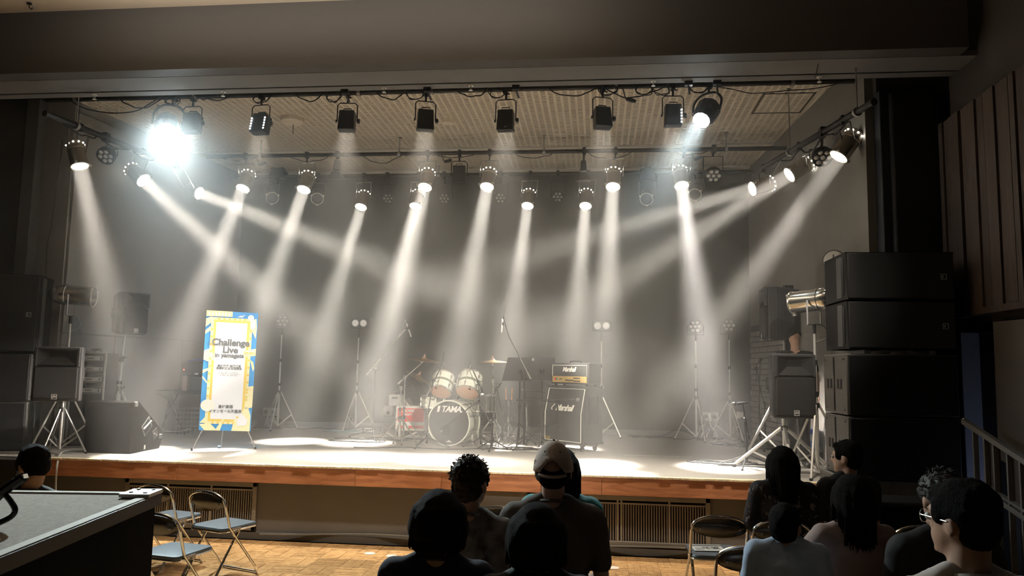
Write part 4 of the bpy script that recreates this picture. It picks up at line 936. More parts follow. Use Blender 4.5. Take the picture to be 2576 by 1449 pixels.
# music stands
desk=mat('desk_black',(.022,.022,.023),.5)
for (x0,x1,px,yy,lab) in ((1262,1352,1305,10.75,'black music stand just right of the drum kit'),(1318,1397,1362,11.0,'black music stand next to the guitar amplifier head')):
    b=at(px,1112,Y=yy); b.z=SZ; t=thing('music_stand',lab,'music stand',b,0,'black music stands')
    a,c=at(x0,958,Y=yy-.05)-b,at(x1,961,Y=yy-.05)-b; a2,c2=at(x0+16,899,Y=yy+.12)-b,at(x1,905,Y=yy+.12)-b; c.z=a.z; c2.z=a2.z
    nv=Vector((0,.012,0)); MB().add([a,c,c2,a2,a+nv,c+nv,c2+nv,a2+nv],[(0,1,2,3),(7,6,5,4),(0,4,5,1),(1,5,6,2),(2,6,7,3),(3,7,4,0)]).build('desk', desk, t, smooth=0)
    MB().add([a,c,c-Vector((0,.05,0)),a-Vector((0,.05,0)),a+Vector((0,0,.012)),c+Vector((0,0,.012)),c+Vector((0,-.05,.012)),a+Vector((0,-.05,.012))],[(0,1,2,3),(7,6,5,4),(0,4,5,1),(1,5,6,2),(2,6,7,3),(3,7,4,0)]).build('ledge', desk, t, smooth=0)
    zc=(a.z+a2.z)/2; MB().tube((0,0,.1),(0,0,.55),.014).tube((0,.0,.5),(0,.02,zc),.010).build('pole', BLKM, t)
    MB().ell((0,-.02,zc-.02),(.03,.03,.03),nu=10,nv=6).lathe([(.022,.52),(.022,.58)],n=8).build('knob', BLK, t)
    for k in range(3):
        q=.5+2*PI*k/3; MB().tube((0,0,.34),(math.cos(q)*.27,math.sin(q)*.27,.012),.008).tube((0,0,.12),(math.cos(q)*.16,math.sin(q)*.16,.14),.006).build('leg', BLKM, t)
# a clip lamp on the desk
p=at(1341,905,Y=10.72); t=thing('clip_microphone','small round black clip device on top of the left music stand','microphone',p); MB().ell((0,0,0),(.022,.022,.028),nu=10,nv=8).build('head', STEEL, t); MB().tube((0,0,.02),(.0,.1,-.0),.006).build('clip', BLK, t)

# ------------------------------------------------------------------ boxes and clutter behind the kit
p=at(1031,1084,Y=11.95); p.z=SZ+.08
t=thing('equipment_case','red loudspeaker case with white frame and lettering, left of the bass drum','case',p,.05)
W,H=.47,.385
MB().bx(-W/2,W/2,0,.35,0,H).build('body', mat('case_white',(.85,.80,.74),.5), t, bevel=.01)
red=mat('case_red',(.85,.035,.02),.45)
MB().bx(-W/2+.035,W/2-.02,-.006,0,.14,H-.035).build('front_panel', red, t, smooth=0, bevel=.003); MB().bx(-W/2+.03,-W/2+.12,-.006,0,.035,.08).bx(-.02,W/2-.02,-.006,0,.035,.08).build('lower_stripe', red, t, smooth=0)
text('BOSE',.060,WHT,t,(-.04,-.008,H-.075),shear=.3,bold=.003,xs=1.35); text('802PV',.050,WHT,t,(-.03,-.008,H-.135),bold=.0015)
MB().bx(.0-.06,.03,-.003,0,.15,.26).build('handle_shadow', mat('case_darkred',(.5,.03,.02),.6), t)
for x in (-.18,.18): MB().bx(x-.03,x+.03,.02,.3,-.08,0).build('foot', BLK, t)
p=at(1000,1016,Y=12.1); t=thing('utility_box','pale grey box standing on the red case','box',(p.x-.0,12.02,SZ+.08+.385)); 
MB().bx(-.10,.10,-.09,.12,0,.17).build('body', mat('box_pale',(.62,.60,.57),.6), t, bevel=.008); MB().bx(-.05,.05,-.094,-.09,.11,.135).build('slot', BLK, t)
t=thing('gear_bag','dark soft gear bag with straps leaning behind the cymbals','bag',(at(1045,1000,Y=12.25).x,12.3,SZ+.0))
bm=MB(); bm.ell((.02,0,.52),(.30,.16,.34),None,24,16).ell((.06,0,.30),(.33,.18,.30),None,20,12).box((.0,0,.15),(.5,.3,.3)); bo=bm.build('body', mat('bag_black',(.035,.033,.033),.85), t); rm=bo.modifiers.new('r','REMESH'); rm.mode='VOXEL'; rm.voxel_size=.02
for k,(x0,x1) in enumerate(((-.02,.20),(.03,.25),(.08,.30))): MB().path([(x0,-.16,.86-.02*k),((x0+x1)/2,-.20,.66),(x1,-.18,.48)],.010,4).build('strap', mat('strap_dark',(.012,.012,.012),.6), t)
MB().box((-.08,-.20,.46),(.16,.03,.22),Matrix.Rotation(-.5,3,'Y')).build('panel', mat('bag_panel',(.10,.10,.095),.5), t)
for k in range(4): MB().box((-.10+.03*k,-.22,.50-.03*k),(.012,.006,.10),Matrix.Rotation(-.5,3,'Y')).build('slider_row', mat('slider_pale',(.6,.55,.5),.5), t)
p=at(935,1090,Y=12.2); t=thing('power_box','dark power distribution box with pale sockets behind the tall left boom stand','power box',(p.x,12.2,SZ)); MB().bx(-.14,.16,-.08,.1,0,.12).build('body', mat('pbox',(.06,.055,.055),.6), t, bevel=.006)
for i in range(5):
    for j in range(2): MB().bx(-.10+.035*i,-.075+.035*i,-.084,-.08,.03+.04*j,.055+.04*j).build('socket', WHT, t, smooth=0)
t=thing('speaker_box','dark sloped floor box under the wall sockets right of the banner','box',(at(675,1080,Y=12.7).x,12.75,SZ)); MB().prism([(-.26,0),(.26,0),(.14,.16),(-.12,.16)],-.1,.15).build('body', BLK, t, bevel=.006, smooth=0); MB().bx(-.02,.05,-.11,-.10,.02,.12).build('label_strip', mat('strip_grey',(.2,.2,.19),.6), t)
t=thing('pedal_board','dark tilted box on the floor between the right-hand light stands','box',(at(1773,1105,Y=12.5).x,12.6,SZ),.1); MB().box((0,0,.10),(.24,.22,.20),Matrix.Rotation(.3,3,'X')).build('body', mat('board_dark',(.05,.05,.05),.6), t, bevel=.006)
for k in (-.05,.03): MB().box((k,-.12,.12),(.02,.01,.14),Matrix.Rotation(.35,3,'Y')).build('tape', WPOLE, t)
# wall sockets
def sockets(px,py,n,label,Y=YB-.04):
    p=at(px,py,Y=Y); t=thing('wall_socket',label,'socket',p,0,'socket plates low on the backdrop')
    MB().bx(-.07*n,.07*n,-.01,.02,-.07,.07).build('plate', mat('plate_pale',(.45,.44,.42),.5), t, bevel=.003)
    for i in range(n): MB().lathe([(.035,0),(.035,.008)],(-.07*n+.07+.14*i,-.01,0),(0,-1,0),14).build('outlet', BLK, t)
sockets(679,1036,2,'twin socket plate above the floor box right of the banner'); sockets(1786,1048,2,'socket plate behind the left light stand at right'); sockets(1293,1048,1,'single socket plate behind the chrome stick stand')
p=at(977,1035,Y=YB-.1); t=thing('wall_socket','pale socket box beside the red case','socket',p,0,'socket plates low on the backdrop'); MB().bx(-.08,.08,-.02,.06,-.08,.10).build('plate', WHT, t, bevel=.004); MB().lathe([(.03,0),(.03,.01)],(0,-.02,-.02),(0,-1,0),12).build('outlet', BLK, t)
p=at(1861,1045,Y=12.5); t=thing('power_adapter','cream power adapter hanging on the right light stand leg','adapter',p,.2); MB().bx(-.05,.0,-.03,.03,-.05,.06).bx(0,.05,-.025,.025,-.03,.05).build('body', mat('adapter_cream',(.85,.80,.72),.5), t, bevel=.006)
p=at(1785,1050,Y=12.45); t=thing('power_adapter','white power adapter with cord hanging on the left light stand leg','adapter',p,0); MB().box((0,0,.0),(.05,.04,.14),Matrix.Rotation(-.2,3,'Y')).build('body', WHT, t, bevel=.008)
MB().path(bez([(0,0,-.07),(.03,-.02,-.15),(.11,-.03,-.26),(.10,-.03,-.34),(.0,-.05,-.38)],6),.008,6).build('cord', WHT, t)
# keyboard table at the left wall with an amplifier head and a wire crate
tx=at(455,985,Y=11.0).x
t=thing('keyboard_stand','dark folding stand with a black cloth top behind the banner','stand',(tx,11.0,SZ),.25)
zz=at(455,985,Y=11.0).z-SZ
MB().bx(-.28,.42,-.22,.25,zz-.03,zz+.02).add([(-.28,-.22,zz-.03),(-.05,-.23,zz-.03),(.0,-.24,zz-.22),(-.12,-.22,zz-.12)],[(0,1,2,3)]).build('cloth_top', mat('cloth_dark',(.02,.02,.02),.9), t)
for (x0,x1) in ((-.22,.12),(-.12,-.22),(.0,-.28),(.3,.34)): MB().tube((x0,-.1,zz),(x1,-.05,.0),.010).build('leg', BLKM, t)
t=thing('bass_amplifier','small black amplifier with a red light on the table behind the banner','amplifier',(tx+.18,11.0,SZ+zz+.02),.2)
MB().bx(-.13,.28,-.12,.2,.22,.42).build('cabinet', BLK, t, bevel=.01); MB().ell((-.10,-.125,.31),.009,nu=8,nv=6).build('pilot_light', mat('pilot_red',(1,.05,.03),.4,emit=(1,.05,.03),estr=4), t)
MB().bx(-.12,-.06,-.08,.15,0,.22).build('support', mat('support_tan',(.35,.22,.17),.6), t); MB().bx(-.02,.26,-.1,.2,.0,.21).build('lower_box', mat('lower_dark',(.05,.05,.05),.6), t, bevel=.008); MB().bx(.06,.11,-.124,-.12,.24,.26).build('nameplate', WHT, t)
MB().path(bez([(-.05,-.1,.44),(.1,-.12,.46),(.3,-.12,.44)],5),.006,5).build('cable', mat('cable_blue',(.06,.12,.6),.4), t)
t=thing('wire_crate','grey wire mesh crate standing on the floor left of the banner','crate',(tx+.22,10.95,SZ),.2); wm_=mat('wire_grey',(.35,.35,.34),.4,.7)
for j in range(7): MB().path([(-.18,-.12,.02+j*.065),(.2,-.12,.02+j*.065),(.2,.12,.02+j*.065),(-.18,.12,.02+j*.065)],.004,4,True).build('wire_ring', wm_, t)
for i in range(8): MB().tube((-.18+i*.054,-.12,0),(-.18+i*.054,-.12,.44),.0035,n=4).build('upright_wire', wm_, t)
# blue tool box and low stools at the right behind the speaker stand
t=thing('tool_box','blue box behind the thin pale pole at the right stack','box',(at(2040,1110,Y=9.9).x,9.95,SZ+.10),.1); MB().bx(-.08,.10,-.06,.08,0,.30).build('body', mat('box_blue',(.05,.16,.62),.5), t, bevel=.006); MB().bx(-.02,.04,-.064,-.06,.16,.24).build('sticker', mat('sticker_pale',(.6,.7,.8),.5), t); MB().bx(-.1,.12,-.08,.1,-.10,0).build('shelf', BLK, t)

# ------------------------------------------------------------------ cables
def squiggle(c, rx, ry, turns, seed, z=.008, n=14):
    rd=random.Random(seed); pts=[]
    for i in range(int(turns*n)):
        a=2*PI*i/n; k=1+rd.uniform(-.35,.35); pts.append((c[0]+rx*k*math.cos(a)+rd.uniform(-.08,.08)*rx, c[1]+ry*k*math.sin(a), SZ+z+.004*rd.random()+.006*(i//n)))
    return bez(pts,3)
def cable(label, pts, r=.006, m=CABLE, group='cables on the stage floor', name='cable'):
    o=MB().path(pts, r, 5).build(name, m); tag(o,label,'cable',group); return o
def fl(px,py,z=SZ+.008): return at(px,py,Z=z)
q=fl(905,1108); cable('looped black cable on the floor at the foot of the tall left boom stand',squiggle((q.x,q.y),.35,.22,2.6,4))
cable('black cable running along the floor in front of the drum kit',bez([fl(*p) for p in ((890,1125),(940,1127),(1010,1125),(1080,1128),(1150,1130),(1230,1128),(1300,1132),(1360,1128))],6))
q=fl(990,1104); cable('tangled cable under the left cymbal stands',squiggle((q.x,q.y),.32,.16,2.2,9))
q=fl(1290,1128); cable('tangled cable in front of the music stands',squiggle((q.x,q.y),.30,.12,2.4,12))
q=fl(1815,1165); cable('looped black cable beside the right front boom stand',squiggle((q.x,q.y),.30,.12,2.8,21))
q=fl(1900,1172); cable('cable lying toward the audience at the right front stand',squiggle((q.x,q.y),.35,.10,1.7,23))
cable('thick grey cable coil on the floor at the left light stand',squiggle((fl(880,1084).x,12.3),.30,.15,2.3,31),.010,mat('cable_teal',(.30,.38,.40),.5))
cable('black cable arching along the foot of the backdrop at right',bez([Vector((at(x,y,Y=12.7).x,12.7,max(SZ+.01,at(x,y,Y=12.7).z))) for x,y in ((1580,1096),(1620,1098),(1668,1096),(1700,1082),(1730,1088),(1752,1102))],6),.012)
for i,(x0,x1,s) in enumerate(((1590,1870,3),(640,880,5),(1100,1300,8))):
    rd=random.Random(s); Y=12.75-(.15 if i==2 else 0); pts=[(at(x0,1090,Y=Y).x+(at(x1,1090,Y=Y).x-at(x0,1090,Y=Y).x)*k/12, Y+rd.uniform(-.15,.15), SZ+.01) for k in range(13)]
    cable(['black cables gathered on the floor behind the right light stands','cable along the foot of the backdrop right of the banner','cable on the floor behind the drum kit'][i],bez(pts,4),.009)
for i in range(4):
    q=fl(1840,1098); cable('cable in the heap near the brick wall, '+('largest loop at the back','second loop','third loop','smallest loop at the front')[i],squiggle((q.x+.1*i,min(q.y,11.9)-.1*i),.45-.05*i,.25,2.1,40+i),.009,CABLE if i%2 else mat('cable_mid',(.12,.12,.12),.5),'heap of cables near the brick wall')
for i in range(3):
    q=at(430,1078,Z=SZ); cable('cable heaped along the foot of the left wall, '+('darkest loop nearest the wall','pale middle loop','loop nearest the banner')[i],squiggle((q.x+.15+.12*i,q.y-.3-.15*i),.28,.28,2.2,50+i),.010,CABLE if i!=1 else mat('cable_pale',(.5,.5,.48),.5),'cables heaped along the foot of the left wall')
cable('pale cables draped off the stage beside the wedge monitor',bez([at(300,1128,Z=SZ+.01),at(215,1133,Z=SZ+.01),at(160,1136,Z=SZ+.02),Vector((at(146,1150,Y=8.0).x,8.0,.76)),Vector((at(143,1190,Y=7.97).x,7.97,.5)),Vector((at(148,1220,Y=7.97).x,7.97,.3))],6),.010,mat('cable_pale',(.5,.5,.48),.5),'cables hanging off the stage')
cable('grey cable along the foot of the stage front',bez([(x,8.13-.02*math.sin(x*3),.085+.02*math.sin(x*2.2)) for x in [-3.6+.4*k for k in range(16)]],4),.009,mat('cable_mid2',(.22,.21,.19),.5),'cables at the stage front')
# centre marks of tape on the stage
for (px,py,w,l) in ((1655,1146,.85,'long pale tape line on the stage floor right of the cabinet'),(655,1140,.16,'short pale tape mark at the stage edge below the banner'),(1080,1150,.14,'short pale tape mark at the stage edge in front of the drums'),(1517,1164,.12,'short pale tape mark near the stage edge below the cabinet')):
    q=fl(px,py); o=MB().bx(-w/2,w/2,-.012,.012,0,.003).build('tape_mark', WHT, smooth=0); o.location=(q.x,q.y,SZ+.001); tag(o,l,'tape','tape marks on the stage')
# overhead cables along the bars
def swag(a,b,s,n=8,seed=1,dy=0):
    rd=random.Random(seed); a=Vector(a); b=Vector(b); return bez([a.lerp(b,k/n)+Vector((0,rd.uniform(-.03,.03)+dy,-s*4*(k/n)*(1-k/n)+rd.uniform(-.01,.01))) for k in range(n+1)],4)
def up(t0,t1,s,seed,label,bars=(f0,f1),r=.008): 
    a,b=bars; o=MB().path(swag(a+(b-a)*t0+Vector((0,-.03,.0)),a+(b-a)*t1+Vector((0,-.03,.0)),s,8,seed),r,5).build('cable',CABLE); tag(o,label,'cable','cables hanging from the lighting bars')
up(.03,.16,.20,1,'black cable sagging from the left end of the front bar')
up(.10,.16,.14,2,'second black cable sagging beside the brightest spotlight')
up(.20,.25,.06,3,'cable looped on the front bar above the LED flood light')
up(.33,.37,.10,4,'cable looped at the third flood light'); up(.43,.47,.10,5,'cable looped at the flood light above the drums'); up(.53,.57,.10,6,'cable looped at the flood light right of centre')
up(.64,.70,.12,7,'cable looped at the slightly turned flood light'); up(.70,.78,.14,8,'cable loop with connector right of the turned flood light'); up(.81,.98,.12,9,'long thin cable sagging toward the right end of the front bar',r=.006)
for k in range(7): up(.02+.13*k,.10+.13*k,.08+.03*(k%3),20+k,'thin cable under the middle bar '+('in the haze at its left end','between the two leftmost cans','left of the drums','just left of the hanging panel','right of the hanging panel','left of the whitest beam','at its right end')[k],A_BAR,.006)
for k in range(6): up(.05+.15*k,.13+.15*k,.03,30+k,'thin cable lying along the rear bar '+('at its hazy left end','above the first rear can','above the drums','right of the centre','above the chrome-ringed unlit can','at its right end')[k],C_BAR,.007)
for k in range(4): up(.15+.18*k,.35+.18*k,.10+.04*(k%2),40+k,'cable bundled along the right side bar '+('at its front end','behind the first can','near the second can','at its far end')[k],Rs,.010)
for k in range(3): up(.1+.25*k,.4+.22*k,.08,50+k,'cable bundled along the left side bar '+('near the first can','near the round black light','at its far end')[k],Ls,.009)
# coiled loops at each flood clamp
rd=random.Random(77)
for k,(px) in enumerate((440,660,845,1045,1250,1530,1620,1665,1760)):
    c=onbar(f0,f1,px)+Vector((0,-.04,-.05)); pts=[c+Vector((.10*math.cos(a)*rd.uniform(.7,1.2),rd.uniform(-.02,.02),.075*math.sin(a)*rd.uniform(.7,1.2))) for a in [2*PI*i/9 for i in range(22)]]
    o=MB().path(bez(pts,3),.006,5).build('cable',CABLE); tag(o,'coil of black cable on the front bar '+('at the brightest left spotlight','at the LED flood light','left of the third flood light','at the flood light above the drums','at the flood light right of centre','at the slightly turned flood light','between the two right-hand flood lights','at the flood light beside the round spotlight','at the round right spotlight')[k],'cable','coils of cable tied to the front bar')
for (x,y,Y,ry,w) in ((1587,252,8.6,.3,'under the front bar right of the turned flood light'),(1756,398,YA,-.4,'under the middle bar right of the whitest beam'),(1127,405,YA,-.2,'under the middle bar left of the hanging panel'),(660,412,YA,-.3,'under the middle bar in the left haze')):
    p=at(x,y,Y=Y); t=thing('cable_connector','black plug connector hanging '+w,'connector',p,0,'plug connectors in the overhead cables'); R_=Matrix.Rotation(ry,3,'Y'); MB().lathe([(.012,-.06),(.024,-.05),(.026,.02),(.018,.06)],(0,0,0),R_@Vector((1,0,0)),8).build('body',BLK,t); MB().tube(R_@Vector((-.06,0,0)),(R_@Vector((-.10,0,0)))+Vector((0,0,.12)),.006).build('lead',CABLE,t)
# vertical cable on the left wall
def onwall(px,py):
    d=at(px,py,Y=1)-Vector((0,0,CAM_Z)); k=(-6.96-9.25*.1155+.02)/(d.x-.1155) if px>157 else 9.17/d.y; return Vector((0,0,CAM_Z))+d*k
o=MB().path(bez([onwall(158,352),onwall(150,420),onwall(130,560),onwall(117,640),onwall(114,830)],6),.006,5).build('cable',CABLE); tag(o,'long thin cable running down the left wall','cable')
# ceiling devices
p=at(735,300,Z=CZ-.02); t=thing('smoke_detector','round beige detector with a small stem on the stage ceiling','detector',p); MB().lathe([(.16,.0),(.16,-.06),(.10,-.10),(.08,-.10)],(0,0,.02),(0,0,1),20).build('body',tilem,t); MB().tube((.02,0,-.08),(.02,0,-.2),.008).ell((.02,0,-.2),.014,nu=6,nv=5).build('stem',STEEL,t)
p=at(1127,305,Z=CZ-.02); t=thing('smoke_detector','small round beige detector near the ceiling centre','detector',p); MB().lathe([(.09,.0),(.08,-.05),(.05,-.07)],(0,0,.02),(0,0,1),18).build('body',tilem,t)
for k,x in enumerate((960,1183,1642,2047,190,537)):
    p=at(x,212,Z=SOF); t=thing('sprinkler_head','small pale sprinkler head under the lintel '+('left of the centre','right of the centre','near the right-hand flood lights','at the far right by the wire','at the far left','above the LED flood light')[k],'sprinkler',(p.x,7.96,SOF-.0),0,'sprinkler heads above the front bar'); MB().lathe([(.03,-.005),(.03,0)],n=10).tube((0,0,0),(0,0,-.05),.008).lathe([(.022,-.055),(.022,-.05)],n=10).build('body',WHT,t)
for k,x in enumerate((855,1070,1297,1730,1800)):
    p=at(x,212,Z=SOF); t=thing('hanging_bracket','black clamp bracket above the front bar '+('by the third flood light','above the drums','right of centre','left of the round right spotlight','over the round right spotlight')[k],'bracket',(p.x,8.0,SOF),0,'black brackets above the front bar'); MB().box((0,0,-.02),(.08,.06,.05),taper=(1,1)).tube((0,0,-.04),(.02,.1,-.10),.012).build('body',BLKM,t)
# ------------------------------------------------------------------ folding chairs
seatm=mat('seat_vinyl',(.10,.125,.15),.45,bump=.1,bscale=90); backm=mat('back_shell',(.16,.15,.14),.18,.85)
def make_chair():
    t=thing('folding_chair','', 'chair', (0,0,0))
    W=.215; r=.0115
    pts=[(-W-.01,.235,.03),(-W,-.115,.46),(-W,-.175,.66)]; arc=[(-W*math.cos(a),-.185-.012*math.sin(a),.66+.105*math.sin(a)**.8) for a in [PI*k/12 for k in range(1,12)]]
    top=[(-W,-.115,.46),(-W,-.17,.64)]+arc+[(W,-.17,.64),(W,-.115,.46)]
    low=[(-W,-.115,.46),(-W-.012,.20,.07),(-W+.0,.235,.02),(-W+.05,.245,.0125),(W-.05,.245,.0125),(W-.0,.235,.02),(W+.012,.20,.07),(W,-.115,.46)]
    MB().path([Vector(p) for p in top],r,8).path([Vector(low[0]),Vector(low[1])]+bez(low[1:4],4)[1:]+bez(low[4:7],4)+[Vector(low[7])],r,8).build('back_frame', CHR, t)
    for s in (-1,1):
        MB().path([(s*(W-.03),.03,.425),(s*(W-.03),-.22,.06)]+[tuple(v) for v in bez([(s*(W-.03),-.22,.06),(s*(W-.035),-.25,.02),(s*(W-.07),-.255,.012)],4)[1:]]+[(0,-.255,.012)],r,8).build('rear_leg', CHR, t)
        MB().box((s*(W-.012),-.03,.43),(.012,.10,.035)).lathe([(.012,-.02),(.012,.02)],(s*(W-.015),-.02,.42),(1,0,0),8).build('hinge', STEEL, t)
    # padded seat, rounded at the front, with chrome rim
    def outline(k): 
        o=[]
        for (cx,cy,a0_) in ((.15,.19,0),(-.15,.19,90),(-.155,-.13,180),(.155,-.13,270)):
            for q in range(5): a=math.radians(a0_+q*22.5); o.append((cx+.045*k*math.cos(a),cy+.045*k*math.sin(a)))
        return o
    mb=MB(); rows=[(1.0,.432),(1.12,.437),(1.15,.447),(1.0,.458),(.4,.462)]
    vs=[];n=20
    for k,z in rows: vs += [(x,y,z) for x,y in outline(k)]
    mb.add(vs,[tuple(range(n-1,-1,-1)),tuple(4*n+i for i in range(n))]+[(j*n+i,j*n+(i+1)%n,(j+1)*n+(i+1)%n,(j+1)*n+i) for j in range(4) for i in range(n)]); mb.build('seat', seatm, t)
    MB().path([(x,y,.428) for x,y in outline(1.05)],.009,6,True).build('seat_rim', CHR, t)
    # curved backrest plate
    mb=MB(); vs=[]; N=14
    for j in range(3):
        for i in range(N+1):
            a=PI*i/N; x=-W*.97*math.cos(a); b=(.0,.5,1)[j]; zt=.655+.095*math.sin(a)**.7; zb=.655-.055*math.sin(a)**1.2
            vs.append((x,-.175-.03*math.sin(a)-.012*(b-.5),zt*b+zb*(1-b)))
    m_=N+1; mb.add(vs,[(j*m_+i,j*m_+i+1,(j+1)*m_+i+1,(j+1)*m_+i) for j in range(2) for i in range(N)]); o=mb.build('backrest', backm, t); s=o.modifiers.new('s','SOLIDIFY'); s.thickness=.006
    for s in (-1,1): MB().ell((s*.15,-.212,.665),(.008,.006,.008),nu=8,nv=5).build('rivet', STEEL, t)
    return t
CH0=make_chair(); first=[True]
def chair(px,Y,rz,label):
    p=at(px,1250,Y=Y); loc=(p.x,Y,0)
    if first[0]: first[0]=False; CH0.location=loc; CH0.rotation_euler=(0,0,rz); CH0['label']=label; CH0['group']='chrome folding chairs'; return CH0
    return dup(CH0,None,label,loc,rz,'chrome folding chairs')
chair(562,6.70,-.35,'empty folding chair standing clear at the left, right of the other two')
chair(425,6.95,-.25,'empty folding chair at the back left, half behind the flight case')
chair(440,5.70,-.20,'empty folding chair at the front left, right against the flight case')
chair(1258,6.50,.05,'empty folding chair seen between the curly-haired man and the capped man')
chE=chair(1798,6.45,.04,'empty folding chair at right with a leaflet on its seat')
chair(1950,6.35,.02,'folding chair in front of the woman in the flowered shirt')
chair(1868,5.42,.05,'folding chair at right in front of the paper bag')
chair(1950,4.5,.0,'folding chair at the bottom edge under the boy in light blue')
chair(2285,6.35,.1,'empty folding chair in the dark left of the man with glasses')
chair(2548,4.6,.15,'folding chair at the far right edge behind the man with glasses')
chair(1205,4.15,.1,'folding chair behind the curly-haired man')
chair(1395,4.3,.0,'folding chair under the capped man')
# leaflet and bag
q=chE.location
t=thing('leaflet','white printed leaflet on the seat of the right-hand empty chair','leaflet',(q.x-.05,q.y+.03,.466),.12); MB().bx(-.13,.12,-.09,.09,0,.004).bx(-.13,.12,.075,.09,.004,.012).build('sheet',WHT,t,smooth=0)
text('花笠',.075,mat('ink_grey',(.12,.12,.12),.6),t,(.02,-.0,.006),(0,0,0),bold=.001,ext=.0003)
for k in range(3): MB().bx(-.11,-.05,-.06+.03*k,-.05+.03*k,.004,.0048).build('print_line',mat('ink_grey',(.12,.12,.12),.6),t,smooth=0)
p=at(1832,1420,Y=5.6); t=thing('paper_bag','brown paper shopping bag under the right-hand chairs','bag',(p.x+.02,5.62,0),.1)
pb=mat('bag_paper',(.42,.28,.19),.8,noise=.15,nscale=12); MB().bx(-.16,.16,-.07,.07,0,.34).build('body',pb,t,bevel=.004); MB().path(bez([(-.06,-.07,.32),(-.05,-.07,.40),(.05,-.07,.40),(.06,-.07,.32)],5),.004,5).build('handle',pb,t)
text('Cinnam',.085,BLK,t,(.02,-.073,.22),shear=.25,bold=.0012,ext=.0005)
# floor stickers
for (px,py,w) in ((930,1392,'farthest left'),(1543,1428,'farthest right'),(1500,1426,'right of the capped man'),(985,1398,'nearest the woman with the bob')):
    q=at(px,py,Z=.001); o=MB().lathe([(.055,0),(.055,.0015)],n=20).build('floor_sticker',mat('sticker_clear',(.72,.66,.58),.3)); o.location=(q.x,q.y,.0005); tag(o,'round pale sticker on the parquet floor, '+w,'sticker','round stickers on the floor')

